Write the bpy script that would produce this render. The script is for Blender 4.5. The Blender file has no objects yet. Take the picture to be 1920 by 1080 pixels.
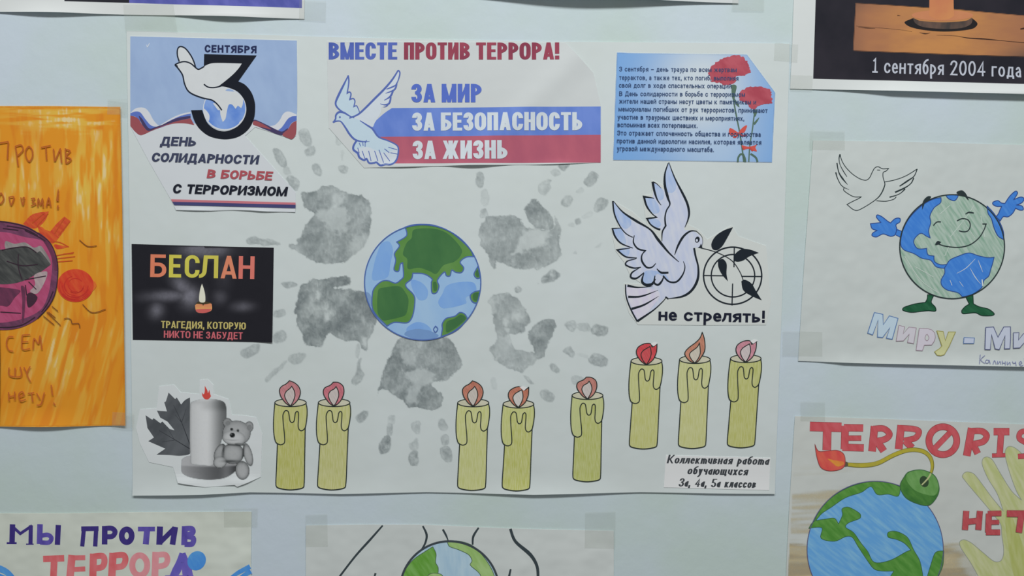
import bpy, bmesh, math, random
import numpy as np
from mathutils import Matrix, Vector
from mathutils.geometry import tessellate_polygon
random.seed(4)
SC = bpy.context.scene
COL = SC.collection

# ------------------------------------------------------------------ camera
F_PX = 1500.0                    # focal length in pixels of the 1920 px wide frame
ROT = np.radians([3.27, 2.19, -0.56])   # board -> camera rotation vector
CAM = np.array([0.0185, 0.0255, 0.7315])   # camera position in front of the board (right, up, out)
CZ = 1.5                         # height of the big poster's centre above the floor
def _rod(r):
    t = np.linalg.norm(r); k = r / t
    K = np.array([[0, -k[2], k[1]], [k[2], 0, -k[0]], [-k[1], k[0], 0]])
    return np.eye(3) + math.sin(t) * K + (1 - math.cos(t)) * K @ K
RB = _rod(ROT)
BW = np.array([[1, 0, 0], [0, 0, -1], [0, 1, 0]], float)    # board axes -> world axes
cam = bpy.data.cameras.new('camera')
cam.sensor_width = 36; cam.lens = F_PX / 1920 * 36; cam.clip_start = 0.01
co = bpy.data.objects.new('camera', cam); COL.objects.link(co)
_m = Matrix.Identity(4)
_r = BW @ RB.T
for i in range(3):
    for j in range(3): _m[i][j] = _r[i][j]
_p = BW @ CAM
_m[0][3], _m[1][3], _m[2][3] = _p[0], _p[1], _p[2] + CZ
co.matrix_world = _m
SC.camera = co
# ------------------------------------------------------------------ world, lamps, exposure
w = bpy.data.worlds.new('room_air'); SC.world = w; w.use_nodes = True
bg = w.node_tree.nodes['Background']
bg.inputs[0].default_value = (1.0, 1.0, 1.0, 1); bg.inputs[1].default_value = 0.165
def area(name, loc, size, energy, color, target):
    l = bpy.data.lights.new(name, 'AREA'); l.shape = 'RECTANGLE'; l.size, l.size_y = size
    l.energy = energy; l.color = color
    o = bpy.data.objects.new(name, l); COL.objects.link(o); o.location = loc
    o.rotation_euler = (Vector(target) - Vector(loc)).to_track_quat('-Z', 'Y').to_euler()
    return o
area('ceiling_lamp', (0.1, -1.0, 2.72), (1.6, 0.3), 28.2, (1.0, 1.0, 1.0), (0.1, -0.9, 0))
SC.view_settings.view_transform = 'Standard'; SC.view_settings.look = 'None'
SC.view_settings.gamma = 1; SC.view_settings.exposure = 0.0

# ------------------------------------------------------------------ geometry helpers
def board(px, py):
    """point of the wall plane seen at pixel (px, py) -> metres right / up of the poster's centre"""
    d = np.stack([(np.asarray(px, float) - 960) / F_PX, -(np.asarray(py, float) - 540) / F_PX, -np.ones_like(np.asarray(px, float))], -1) @ RB
    t = -CAM[2] / d[..., 2]
    return CAM[0] + t * d[..., 0], CAM[1] + t * d[..., 1]
def P(s, k=None):
    """'x,y x,y! ...' -> points in photo pixels; ! marks a sharp corner; k = (x0, y0, scale) of a crop"""
    out = []
    for t in s.split():
        c = t.endswith('!')
        x, y = t.rstrip('!').split(',')
        x, y = float(x), float(y)
        if k: x, y = k[0] + x / k[2], k[1] + y / k[2]
        out.append((x, y, c))
    return out
def smooth(pts, closed, n=5):
    pts = [p if len(p) > 2 else (p[0], p[1], False) for p in pts]
    N = len(pts); out = []
    last = N if closed else N - 1
    for i in range(last):
        a, b = pts[i], pts[(i + 1) % N]
        p0 = pts[i - 1] if (closed or i > 0) else a
        p3 = pts[(i + 2) % N] if (closed or i < N - 2) else b
        if a[2]: p0 = a
        if b[2]: p3 = b
        L = math.hypot(b[0] - a[0], b[1] - a[1]) + 1e-9
        def tan(q, r, s):
            v = ((s[0] - q[0]) * .5, (s[1] - q[1]) * .5)
            m = math.hypot(*v)
            f = min(1, L * 1.1 / (m + 1e-9))
            return v[0] * f, v[1] * f
        t0 = tan(p0, a, b); t1 = tan(a, b, p3)
        for j in range(n):
            u = j / n; u2 = u * u; u3 = u2 * u
            h0, h1, h2, h3 = 2*u3 - 3*u2 + 1, u3 - 2*u2 + u, -2*u3 + 3*u2, u3 - u2
            out.append((h0*a[0] + h1*t0[0] + h2*b[0] + h3*t1[0], h0*a[1] + h1*t0[1] + h2*b[1] + h3*t1[1]))
    if not closed: out.append(pts[-1][:2])
    return out
def ell(cx, cy, rx, ry, ang=0, n=28):
    c, s = math.cos(ang), math.sin(ang)
    return [(cx + rx*math.cos(t)*c - ry*math.sin(t)*s, cy + rx*math.cos(t)*s + ry*math.sin(t)*c, False) for t in [2*math.pi*i/n for i in range(n)]]
def ribbon(pts, widths, closed=False, cut=(None, None)):
    """left / right points of a stroke"""
    q = [pts[0]]; ws = [widths[0]]
    for p, wd in zip(pts[1:], widths[1:]):
        if math.hypot(p[0] - q[-1][0], p[1] - q[-1][1]) > 1e-4: q.append(p); ws.append(wd)
    if closed and math.hypot(q[0][0] - q[-1][0], q[0][1] - q[-1][1]) < 1e-4: q.pop(); ws.pop()
    N = len(q); L = []; R = []
    if N < 2: return [], []
    for i in range(N):
        a = q[i - 1] if (i > 0 or closed) else None
        b = q[(i + 1) % N] if (i < N - 1 or closed) else None
        h = ws[i] / 2
        def nrm(s, e):
            dx, dy = e[0] - s[0], e[1] - s[1]; m = math.hypot(dx, dy); return (-dy/m, dx/m)
        if a is None or b is None:
            n = nrm(q[i], b) if a is None else nrm(a, q[i])
            c = cut[0] if a is None else cut[1]
            if c == 'h' and abs(n[0]) > 1e-3: n = (1/n[0], 0)
            k = 1
        else:
            n1, n2 = nrm(a, q[i]), nrm(q[i], b)
            mx, my = n1[0] + n2[0], n1[1] + n2[1]; m = math.hypot(mx, my)
            if m < 1e-3: n, k = n1, 1
            else:
                n = (mx/m, my/m); k = min(1 / max(n[0]*n1[0] + n[1]*n1[1], .05), 1.9)
        L.append((q[i][0] + n[0]*h*k, q[i][1] + n[1]*h*k)); R.append((q[i][0] - n[0]*h*k, q[i][1] - n[1]*h*k))
    return L, R

# ------------------------------------------------------------------ materials
def lin(c): return [((v/255 + .055)/1.055)**2.4 if v > 10 else v/255/12.92 for v in c]
def alb(c, y=540):
    """colour of a surface seen as sRGB c under the room's light at photo row y (the lamp hangs above)"""
    E = 0.85 - 0.23 * y / 1080
    return [min(v / E, .93) for v in lin(c)]
MATS = {}
def _base(name):
    m = bpy.data.materials.new(name); m.use_nodes = True
    nt = m.node_tree; b = nt.nodes['Principled BSDF']
    b.inputs['Roughness'].default_value = .7; b.inputs['Specular IOR Level'].default_value = .15
    return m, nt, b
def _noise(nt, scale, sx=1, sz=1, ang=0, detail=3):
    tc = nt.nodes.new('ShaderNodeTexCoord'); mp = nt.nodes.new('ShaderNodeMapping'); no = nt.nodes.new('ShaderNodeTexNoise')
    rot = nt.nodes.new('ShaderNodeVectorRotate'); rot.rotation_type = 'Y_AXIS'; rot.inputs['Angle'].default_value = ang
    nt.links.new(tc.outputs['Object'], rot.inputs['Vector']); nt.links.new(rot.outputs[0], mp.inputs['Vector'])
    mp.inputs['Scale'].default_value = (sx, 1, sz)
    no.inputs['Scale'].default_value = scale; no.inputs['Detail'].default_value = detail
    nt.links.new(mp.outputs[0], no.inputs['Vector'])
    return no
def flat(c, y=540, var=.04, rough=.7):
    key = ('f', tuple(c), y // 120, var)
    if key in MATS: return MATS[key]
    m, nt, b = _base('print_ink'); a = alb(c, y)
    no = _noise(nt, 140); mx = nt.nodes.new('ShaderNodeMix'); mx.data_type = 'RGBA'
    mx.inputs[6].default_value = (*[v*(1-var) for v in a], 1); mx.inputs[7].default_value = (*[min(v*(1+var), .95) for v in a], 1)
    nt.links.new(no.outputs['Fac'], mx.inputs[0]); nt.links.new(mx.outputs[2], b.inputs['Base Color'])
    b.inputs['Roughness'].default_value = rough
    MATS[key] = m; return m
def crayon(c1, c2, y=540, ang=0, scale=90, stretch=7, lo=.38, hi=.66):
    """pencil or felt-pen colouring: streaks of c2 between strokes of c1; ang 0 = vertical strokes"""
    key = ('c', tuple(c1), tuple(c2), y // 120, round(ang, 2), scale, stretch, lo, hi)
    if key in MATS: return MATS[key]
    m, nt, b = _base('pencil_colouring')
    no = _noise(nt, scale, stretch, 1, ang, 4); rp = nt.nodes.new('ShaderNodeValToRGB')
    rp.color_ramp.elements[0].position = lo; rp.color_ramp.elements[1].position = hi
    rp.color_ramp.elements[0].color = (*alb(c1, y), 1); rp.color_ramp.elements[1].color = (*alb(c2, y), 1)
    nt.links.new(no.outputs['Fac'], rp.inputs[0]); nt.links.new(rp.outputs[0], b.inputs['Base Color'])
    MATS[key] = m; return m
def paper(c, y=540, bump=.15, stain=None):
    key = ('p', tuple(c), y // 120, bump, stain)
    if key in MATS: return MATS[key]
    m, nt, b = _base('paper'); a = alb(c, y)
    no = _noise(nt, 14, detail=5); mx = nt.nodes.new('ShaderNodeMix'); mx.data_type = 'RGBA'
    lo = [v*.96 for v in a] if stain is None else alb(stain, y)
    mx.inputs[6].default_value = (*lo, 1); mx.inputs[7].default_value = (*[min(v*1.03, .95) for v in a], 1)
    nt.links.new(no.outputs['Fac'], mx.inputs[0]); nt.links.new(mx.outputs[2], b.inputs['Base Color'])
    n2 = _noise(nt, 25, detail=2); bp = nt.nodes.new('ShaderNodeBump'); bp.inputs['Strength'].default_value = bump; bp.inputs['Distance'].default_value = .004
    nt.links.new(n2.outputs['Fac'], bp.inputs['Height']); nt.links.new(bp.outputs[0], b.inputs['Normal'])
    b.inputs['Roughness'].default_value = .6
    MATS[key] = m; return m
def paint_mat(grain=.25, scale=420):
    """hand-applied or photo-printed colour: colour and cover come from the mark itself, grain from noise"""
    key = ('a', grain, scale)
    if key in MATS: return MATS[key]
    m, nt, b = _base('paint_mark')
    at = nt.nodes.new('ShaderNodeAttribute'); at.attribute_name = 'paint'
    no = _noise(nt, scale, detail=4)
    mr = nt.nodes.new('ShaderNodeMapRange'); mr.inputs['From Min'].default_value = .3; mr.inputs['From Max'].default_value = .7
    mr.inputs['To Min'].default_value = 1 - grain; mr.inputs['To Max'].default_value = 1 + grain
    nt.links.new(no.outputs['Fac'], mr.inputs['Value'])
    mu = nt.nodes.new('ShaderNodeMath'); mu.operation = 'MULTIPLY'; mu.use_clamp = True
    nt.links.new(at.outputs['Alpha'], mu.inputs[0]); nt.links.new(mr.outputs[0], mu.inputs[1])
    nt.links.new(at.outputs['Color'], b.inputs['Base Color']); nt.links.new(mu.outputs[0], b.inputs['Alpha'])
    MATS[key] = m; return m

# ------------------------------------------------------------------ numpy painting helpers
def sdf(pts, X, Y):
    """signed distance to a closed polygon, negative inside"""
    pts = np.array([(p[0], p[1]) for p in pts]); d2 = np.full(X.shape, 1e18); ins = np.zeros(X.shape, bool)
    for a, b in zip(pts, np.roll(pts, -1, 0)):
        e = b - a; L = e @ e + 1e-12
        t = np.clip(((X - a[0])*e[0] + (Y - a[1])*e[1]) / L, 0, 1)
        d2 = np.minimum(d2, (X - a[0] - t*e[0])**2 + (Y - a[1] - t*e[1])**2)
        if a[1] != b[1]:
            c = (a[1] > Y) != (b[1] > Y)
            ins ^= c & (X < (b[0] - a[0])*(Y - a[1])/(b[1] - a[1]) + a[0])
    d = np.sqrt(d2); return np.where(ins, -d, d)
def vnoise(X, Y, s, seed=0, octs=3):
    tot = np.zeros(X.shape); amp = .5
    for o in range(octs):
        rng = np.random.RandomState(seed*17 + o); T = rng.rand(64, 64)
        x, y = X / s + 7.3*o, Y / s + 3.1*o
        xi, yi = np.floor(x).astype(int), np.floor(y).astype(int); fx, fy = x - xi, y - yi
        fx, fy = fx*fx*(3-2*fx), fy*fy*(3-2*fy)
        g = lambda i, j: T[(xi+i) % 64, (yi+j) % 64]
        tot += amp*((g(0,0)*(1-fx) + g(1,0)*fx)*(1-fy) + (g(0,1)*(1-fx) + g(1,1)*fx)*fy)
        amp *= .5; s *= .5
    return tot
def sstep(a, b, x):
    t = np.clip((x - a)/(b - a), 0, 1); return t*t*(3-2*t)

# ------------------------------------------------------------------ things and parts
def link(name, me, parent=None, loc=None):
    o = bpy.data.objects.new(name, me); COL.objects.link(o)
    if parent is not None: o.parent = parent
    if loc is not None: o.location = loc
    return o
def tag(o, label=None, cat=None, group=None, kind=None):
    if label: o['label'] = label
    if cat: o['category'] = cat
    if group: o['group'] = group
    if kind: o['kind'] = kind
    return o
CELL = 16
def cutgrid(bm, cell=CELL, region=(-1e9, -1e9, 1e9, 1e9)):
    """cut faces along a grid inside the region where the paper bends"""
    if not bm.verts: return
    xs = [v.co.x for v in bm.verts]; ys = [v.co.y for v in bm.verts]
    if max(xs) < region[0] or min(xs) > region[2] or max(ys) < region[1] or min(ys) > region[3]: return
    for ax, lo, hi in ((0, max(min(xs), region[0]), min(max(xs), region[2])), (1, max(min(ys), region[1]), min(max(ys), region[3]))):
        k = math.floor(lo/cell) + 1
        while k*cell < hi:
            no = (1, 0, 0) if ax == 0 else (0, 1, 0); c = (k*cell, 0, 0) if ax == 0 else (0, k*cell, 0)
            bmesh.ops.bisect_plane(bm, geom=bm.verts[:] + bm.edges[:] + bm.faces[:], plane_co=c, plane_no=no, dist=1e-5); k += 1
class Sheet:
    """one sheet of paper (a thing): outline in photo pixels on the wall, thickness, curl h(px, py) in metres off the wall"""
    def __init__(s, name, outline, mat, label, cat, group=None, under=None, lift=None, curl=None, thick=None, round_=False, cell=6, region=None):
        thick = thick or (.00025 if under is not None else .0004); lift = lift if lift is not None else (.00003 if under is not None else .0004)
        s.under = under; s.lift = lift + thick; s.curl = curl; s.z = 0.0; s.cell = cell
        s.region = region or (under.region if under is not None and curl is None else (-1e9, -1e9, 1e9, 1e9))
        pts = smooth(outline, True) if round_ else [p[:2] for p in outline]
        bx, by = board([p[0] for p in pts], [p[1] for p in pts])
        s.loc = Vector((float(bx.mean()), 0, CZ + float(by.mean())))
        s.loc.y = -float(np.mean(s.h(np.array([p[0] for p in pts]), np.array([p[1] for p in pts]))))
        bm = bmesh.new(); poly_into(bm, pts, [], 0.0)
        if s.bent(): cutgrid(bm, cell, s.region)
        s.gap = 8e-6
        s.zmax = 0.0
        top = list(bm.faces)
        r = bmesh.ops.extrude_face_region(bm, geom=top)
        for v in [g for g in r['geom'] if isinstance(g, bmesh.types.BMVert)]: v.co.z -= thick
        s.obj = s.finish(name, bm, [mat], None, True)
        tag(s.obj, label, cat, group)
    def up(s):
        s.z = max(s.z, s.zmax) + s.gap; s.zmax = s.z
    def bent(s):
        return s.curl is not None or (s.under is not None and s.under.bent())
    def h(s, x, y):
        b = np.full(np.shape(x), s.lift, float)
        if s.under is not None: b = b + s.under.h(x, y) + .00002
        if s.curl is not None: b = b + s.curl(x, y)
        return b
    def world(s, x, y, z):
        x = np.asarray(x, float); y = np.asarray(y, float)
        bx, by = board(x, y)
        return np.stack([bx - s.loc.x, -(s.h(x, y) + z) - s.loc.y, by + CZ - s.loc.z], -1)
    def finish(s, name, bm, mats, parent, solid=False):
        n = len(bm.verts); a = np.array([v.co[:] for v in bm.verts])
        W = s.world(a[:, 0], a[:, 1], a[:, 2])
        for v, p in zip(bm.verts, W): v.co = p
        me = bpy.data.meshes.new(name)
        if solid: bmesh.ops.recalc_face_normals(bm, faces=bm.faces)
        bm.to_mesh(me); bm.free()
        for m in mats: me.materials.append(m)
        return link(name, me, parent, s.loc if parent is None else None)
def poly_into(bm, pts, holes, z, mi=0):
    loops = [[Vector((p[0], p[1], 0)) for p in l] for l in [pts] + holes]
    flatv = [v for l in loops for v in l]
    vs = [bm.verts.new((v.x, v.y, z)) for v in flatv]
    for t in tessellate_polygon(loops):
        a, b, c = (flatv[i] for i in t)
        ar = (b.x-a.x)*(c.y-a.y) - (b.y-a.y)*(c.x-a.x)
        if abs(ar) < 1e-7: continue
        try:
            f = bm.faces.new([vs[i] for i in (t if ar < 0 else t[::-1])]); f.material_index = mi
        except ValueError: pass
class Part:
    def __init__(s, name, sheet, parent=None, label=None, kind=None):
        s.kind = kind; s.name, s.sh, s.parent, s.label = name, sheet, parent or sheet.obj, label
        s.bm = bmesh.new(); s.mats = []; s.n = 0; s.last = None; sheet.up()
    def mi(s, m):
        if m not in s.mats: s.mats.append(m)
        return s.mats.index(m)
    def fill(s, pts, mat, holes=(), sm=True, same=False):
        if not same: s.sh.up()
        q = smooth(pts, True) if sm else [p[:2] for p in pts]
        hs = [smooth(h, True) if sm else [p[:2] for p in h] for h in holes]
        b2 = bmesh.new(); poly_into(b2, q, hs, s.sh.z, s.mi(mat))
        me = bpy.data.meshes.new('tmp'); b2.to_mesh(me); b2.free(); s.bm.from_mesh(me); bpy.data.meshes.remove(me)
        s.last = 'f'; return s
    def _strip(s, L, R, mat, closed):
        s.n += 1; z = s.sh.z + (s.n % 5)*2e-6
        if not L: return
        m = s.mi(mat)
        N = len(L); dz = min(6e-7, 1e-5/N)
        vl = [s.bm.verts.new((p[0], p[1], z + i*dz)) for i, p in enumerate(L)]; vr = [s.bm.verts.new((p[0], p[1], z + i*dz)) for i, p in enumerate(R)]
        s.sh.zmax = max(s.sh.zmax, z + N*dz + 2e-6)
        for i in range(N if closed else N - 1):
            j = (i + 1) % N
            try: f = s.bm.faces.new([vl[i], vl[j], vr[j], vr[i]]); f.material_index = m
            except ValueError: pass
    def line(s, pts, width, mat, closed=False, sm=True):
        """width: number or list of widths along the stroke, px"""
        if s.last != 'l': s.sh.up(); s.last = 'l'
        q = smooth(pts, closed) if sm else [p[:2] for p in pts]
        wl = width if isinstance(width, (list, tuple)) else [width, width]
        d = [0]
        for a, b in zip(q, q[1:]): d.append(d[-1] + math.hypot(b[0]-a[0], b[1]-a[1]))
        ws = np.interp(np.array(d)/(d[-1] or 1), np.linspace(0, 1, len(wl)), wl)
        L, R = ribbon(q, list(ws), closed); s._strip(L, R, mat, closed); return s
    def lines(s, txt, k, width, mat, sm=True):
        """several strokes separated by ; in crop coordinates (width in crop pixels)"""
        for t in txt.split(';'):
            wd = width
            if '|' in t: t, wd = t.split('|'); wd = [float(v) for v in wd.split('-')]; wd = wd if len(wd) > 1 else wd[0]
            sc = k[2] if k else 1
            s.line(P(t, k), [v/sc for v in wd] if isinstance(wd, (list, tuple)) else wd/sc, mat, False, sm)
        return s
    def done(s):
        if s.sh.bent(): cutgrid(s.bm, s.sh.cell, s.sh.region)
        o = s.sh.finish(s.name, s.bm, s.mats, s.parent)
        if s.label: o['label'] = s.label
        if s.kind: o['kind'] = s.kind
        return o

# ------------------------------------------------------------------ lettering: strokes on a unit box, r = rounded corner, z = closed
G = {
'А': (.98, ['*.92 0,0 .5,1', '*.92 1,0 .5,1', '.18,.2 .82,.2']), 'Б': (.9, ['.95,1 0,1 0,0 1,0r 1,.58r 0,.58']),
'В': (.92, ['0,0 0,1 .93,1r .93,.53r 0,.53', '0,0 1,0r 1,.53r .1,.53']), 'Г': (.75, ['0,0 0,1 1,1']),
'Д': (1.08, ['0,-.17 0,0 1,0 1,-.17', '.12,0 .3,1 .86,1 .86,0']), 'Е': (.8, ['1,1 0,1 0,0 1,0', '0,.52 .92,.52']),
'Ж': (1.4, ['.5,0 .5,1', '*.8 .03,1 .32,.5', '*.8 0,0 .32,.5', '*.8 .97,1 .68,.5', '*.8 1,0 .68,.5', '*.8 .27,.5 .73,.5']),
'З': (.85, ['0,.74 0,1r .96,1r .96,.53r .35,.53', '.35,.53 1,.53r 1,0r 0,0r 0,.26']),
'И': (.95, ['0,0 0,1', '1,0 1,1', '*.62 .0,0 1,1']), 'Й': (.95, ['0,0 0,1', '1,0 1,1', '*.62 0,0 1,1', '.25,1.22 .5,1.12 .75,1.22']),
'К': (.95, ['0,0 0,1', '*.9 .96,1 .3,.5', '*.9 1,0 .3,.5', '.1,.5 .36,.5']), 'Л': (.95, ['-.06,0 .14,0r .24,1 1,1 1,0']), 'М': (1.18, ['0,0 0,1', '1,0 1,1', '*.72 0,1 .5,0', '*.72 1,1 .5,0']),
'Н': (.92, ['0,0 0,1', '1,0 1,1', '0,.52 1,.52']), 'О': (.97, ['0,0r 0,1r 1,1r 1,0rz']), 'П': (.92, ['0,0 0,1 1,1 1,0']),
'Р': (.86, ['0,0 0,1 1,1r 1,.43r 0,.43']), 'С': (.92, ['1,.68 1,1r 0,1r 0,0r 1,0r 1,.32']), 'Т': (.85, ['.5,0 .5,1', '0,1 1,1']),
'У': (.9, ['*.9 0,1 .55,.3', '*.9 1,1 .5,0r .1,0']), 'Ф': (1.2, ['.5,-.05 .5,1.05', '0,.15r 0,.85r 1,.85r 1,.15rz']), 'Х': (.92, ['0,0 1,1', '0,1 1,0']),
'Ц': (1.0, ['0,1 0,0 .85,0 .85,1', '.6,0 1,0 1,-.2']), 'Ч': (.88, ['0,1 0,.42r 1,.42', '1,0 1,1']), 'Ш': (1.3, ['0,1 0,0 1,0 1,1', '.5,0 .5,1']),
'Щ': (1.35, ['0,1 0,0 .9,0 .9,1', '.45,0 .45,1', '.7,0 1,0 1,-.2']), 'Ь': (.85, ['0,1 0,0 1,0r 1,.57r 0,.57']), 'Ы': (1.2, ['0,1 0,0 .64,0r .64,.57r 0,.57', '1,0 1,1']),
'Э': (.9, ['0,.7 0,1r 1,1r 1,0r 0,0r 0,.3', '.35,.52 1,.52']), 'Ю': (1.3, ['0,0 0,1', '0,.52 .4,.52', '.38,0r .38,1r 1,1r 1,0rz']),
'Я': (.9, ['1,0 1,1 0,1r 0,.43r 1,.43', '.55,.43 0,0']),
'1': (.6, ['.05,.8 .55,1 .55,0', '0,0 1,0']), '2': (.82, ['0,.7 0,1r .95,1r .95,.62r .05,0 1,0']), '4': (.88, ['.72,0 .72,1 0,.27 1,.27']),
'5': (.82, ['.95,1 .1,1 .05,.56 1,.6r 1,0r 0,0r 0,.22']), '3': (.85, ['0,.74 0,1r .96,1r .96,.53r .35,.53', '.35,.53 1,.53r 1,0r 0,0r 0,.26']),
'0': (.82, ['0,0r 0,1r 1,1r 1,0rz']), '!': (.3, ['.5,.3 .5,1', '.5,0 .5,.17']), ',': (.3, ['.6,.15 .6,0 .35,-.16']), '.': (.3, ['.5,0 .5,.16']),
'-': (.45, ['0,.4 1,.4']), '–': (.8, ['0,.4 1,.4']), 'а': (.82, ['.05,.76 .05,1r .97,1r .97,0', '.97,.57 0,.57r 0,0r .97,0r .97,.3']),
'е': (.85, ['.04,.5 1,.5 1,1r 0,1r 0,0r 1,0r 1,.2']), 'б': (.88, ['.95,1.42 0,1.36r 0,0r 1,0r 1,.98r .02,.98r .02,.5']), 'р': (.86, ['0,-.4 0,1', '0,1 1,1r 1,0r 0,0']),
'у': (.85, ['0,1 .54,.1', '1,1 .45,-.4r .08,-.4']), 'ф': (1.3, ['.5,-.4 .5,1.4', '0,0r 0,1r 1,1r 1,0rz']), 'л': (.9, ['-.06,0 .14,0r .24,1 1,1 1,0']),
}
IT = {'т': (1.25, ['0,0 0,1 .5,1r .5,0', '.4,1 1,1r 1,0']), 'и': (.9, ['0,1 0,0r 1,.06', '1,1 1,0']), 'п': (.9, ['0,0 0,1', '0,1 1,1r 1,0']), 'а': (.85, ['1,1 0,1r 0,0r .94,0r', '.97,1 .97,0']),
      'в': (.85, ['0,0 0,1 .9,1r .9,.55r .1,.55', '0,0 1,0r 1,.55r .1,.55'])}
def text(part, s, p0, p1, H, mat, wt=.18, wh=None, shear=0.0, R=.3, gap=.2, xh=.72, space=.45, it=False, k=None):
    """letters standing on the line p0-p1 (px), cap height H (px), stem weight wt and bar weight wh in cap heights"""
    if k: p0, p1, H = (k[0] + p0[0]/k[2], k[1] + p0[1]/k[2]), (k[0] + p1[0]/k[2], k[1] + p1[1]/k[2]), H/k[2]
    wh = wh or wt*.86
    part.last = 'f'
    def gl(c):
        if it and c in IT: return IT[c] + (xh,)
        if c in G: return G[c] + (1.0 if (c.isupper() or not c.isalpha()) else xh,)
        return G[c.upper()] + (xh,)
    adv = []
    for c in s: adv.append(space if c == ' ' else gl(c)[0]*(gl(c)[2]**.8))
    nat = sum(adv) + gap*(len(s) - 1)
    D = math.hypot(p1[0]-p0[0], p1[1]-p0[1]); f = D/nat
    ex = ((p1[0]-p0[0])/D, (p1[1]-p0[1])/D); ey = (ex[1], -ex[0])
    x = 0.0
    hw, hh = wt*H/2, wh*H/2; A = hh/hw
    for c, a in zip(s, adv):
        if c != ' ':
            _, strokes, rel = gl(c); Wg = a*f; hg = H*rel
            for st in strokes:
                wf = 1.0
                if st[0] == '*': wf, st = float(st[1:].split()[0]), st.split(' ', 1)[1]
                closed = st.endswith('z'); raw = []
                for t in st.rstrip('z').split():
                    r = t.endswith('r'); u, v = (float(q) for q in t.rstrip('r').split(',')); raw.append((u, v, r))
                N = len(raw); pts = []; cuts = [None, None]
                for i, (u, v, r) in enumerate(raw):
                    px = hw + u*(Wg - 2*hw); py = hh + v*(hg - 2*hh) if 0 <= v <= 1 else v*hg
                    if not closed and i in (0, N-1):
                        o = raw[1] if i == 0 else raw[N-2]
                        dx, dy = (o[0]-u)*Wg, (o[1]-v)*hg
                        if abs(dy) > .5*abs(dx):
                            if v in (0, 1): py = v*hg
                            if v in (0, 1) and abs(dx) > 1e-6: cuts[0 if i == 0 else 1] = 'h'
                        else: px = u*Wg
                    pts.append((px*A, py, r))
                path = []
                RR = R*H
                for i, (a0, b0, r) in enumerate(pts):
                    if not r or (not closed and i in (0, N-1)): path.append((a0, b0)); continue
                    pa, pb = pts[i-1], pts[(i+1) % N]
                    la, lb = math.hypot(pa[0]-a0, pa[1]-b0), math.hypot(pb[0]-a0, pb[1]-b0)
                    ra, rb = min(RR, la*(.5 if pa[2] else .96)), min(RR, lb*(.5 if pb[2] else .96))
                    s0 = (a0 + (pa[0]-a0)/la*ra, b0 + (pa[1]-b0)/la*ra); s1 = (a0 + (pb[0]-a0)/lb*rb, b0 + (pb[1]-b0)/lb*rb)
                    c0 = (s0[0] + (a0-s0[0])*.552, s0[1] + (b0-s0[1])*.552); c1 = (s1[0] + (a0-s1[0])*.552, s1[1] + (b0-s1[1])*.552)
                    for j in range(7):
                        t = j/6; q = 1-t
                        path.append((q**3*s0[0] + 3*q*q*t*c0[0] + 3*q*t*t*c1[0] + t**3*s1[0], q**3*s0[1] + 3*q*q*t*c0[1] + 3*q*t*t*c1[1] + t**3*s1[1]))
                L, Rr = ribbon(path, [2*hh*wf]*len(path), closed, cuts)
                def tr(p):
                    lx, ly = x + p[0]/A + shear*p[1], p[1]
                    return (p0[0] + lx*ex[0] + ly*ey[0], p0[1] + lx*ex[1] + ly*ey[1])
                if part.last != 'l': part.sh.up(); part.last = 'l'
                part._strip([tr(p) for p in L], [tr(p) for p in Rr], mat, closed)
        x += (a + gap)*f
class Canvas:
    """a painted or photo-printed patch: fine mesh with its own colour and cover at every vertex"""
    def __init__(s, x0, y0, x1, y1, step=2.0, k=None, yref=540):
        if k: x0, y0, x1, y1 = k[0]+x0/k[2], k[1]+y0/k[2], k[0]+x1/k[2], k[1]+y1/k[2]
        s.nx, s.ny = int((x1-x0)/step)+2, int((y1-y0)/step)+2
        s.X, s.Y = np.meshgrid(np.linspace(x0, x1, s.nx), np.linspace(y0, y1, s.ny), indexing='ij')
        s.C = np.zeros(s.X.shape + (3,)); s.A = np.zeros(s.X.shape); s.k = k; s.yref = yref
    def put(s, mask, col):
        c = np.asarray(alb(col, s.yref)) if not isinstance(col, np.ndarray) else col
        m = mask[..., None]; s.C = s.C*(1-m) + c*m if not np.all(s.A == 0) else np.broadcast_to(c, s.C.shape).copy()
        s.A = np.maximum(s.A, mask) if True else s.A
    def poly(s, txt, col, dens=1.0, soft=1.5, rough=0, rs=10, seed=1, sm=True, k=None, pts=None):
        q = pts if pts is not None else P(txt, k or s.k)
        if sm: q = smooth(q, True, 4)
        d = sdf(q, s.X, s.Y)
        if rough: d = d + (vnoise(s.X, s.Y, rs, seed) - .45)*rough
        s.put(dens*(1 - sstep(-soft, soft, d)), col); return s
    def build(s, name, sheet, parent=None, mat=None, label=None):
        sheet.up()
        keep = s.A > .012
        f = keep[:-1, :-1] | keep[1:, :-1] | keep[:-1, 1:] | keep[1:, 1:]
        idx = np.arange(s.nx*s.ny).reshape(s.nx, s.ny)
        I, J = np.nonzero(f)
        quads = np.stack([idx[I, J], idx[I, J+1], idx[I+1, J+1], idx[I+1, J]], -1)
        used = np.unique(quads); re = np.zeros(s.nx*s.ny, int); re[used] = np.arange(len(used))
        V = sheet.world(s.X.ravel()[used], s.Y.ravel()[used], np.full(len(used), sheet.z))
        me = bpy.data.meshes.new(name); me.from_pydata([tuple(v) for v in V], [], [tuple(int(i) for i in re[q]) for q in quads])
        at = me.attributes.new('paint', 'FLOAT_COLOR', 'POINT')
        rgba = np.concatenate([s.C.reshape(-1, 3)[used], s.A.ravel()[used, None]], 1)
        at.data.foreach_set('color', rgba.astype(np.float32).ravel())
        me.materials.append(mat or paint_mat())
        o = link(name, me, parent or sheet.obj)
        if label: o['label'] = label
        return o

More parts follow.
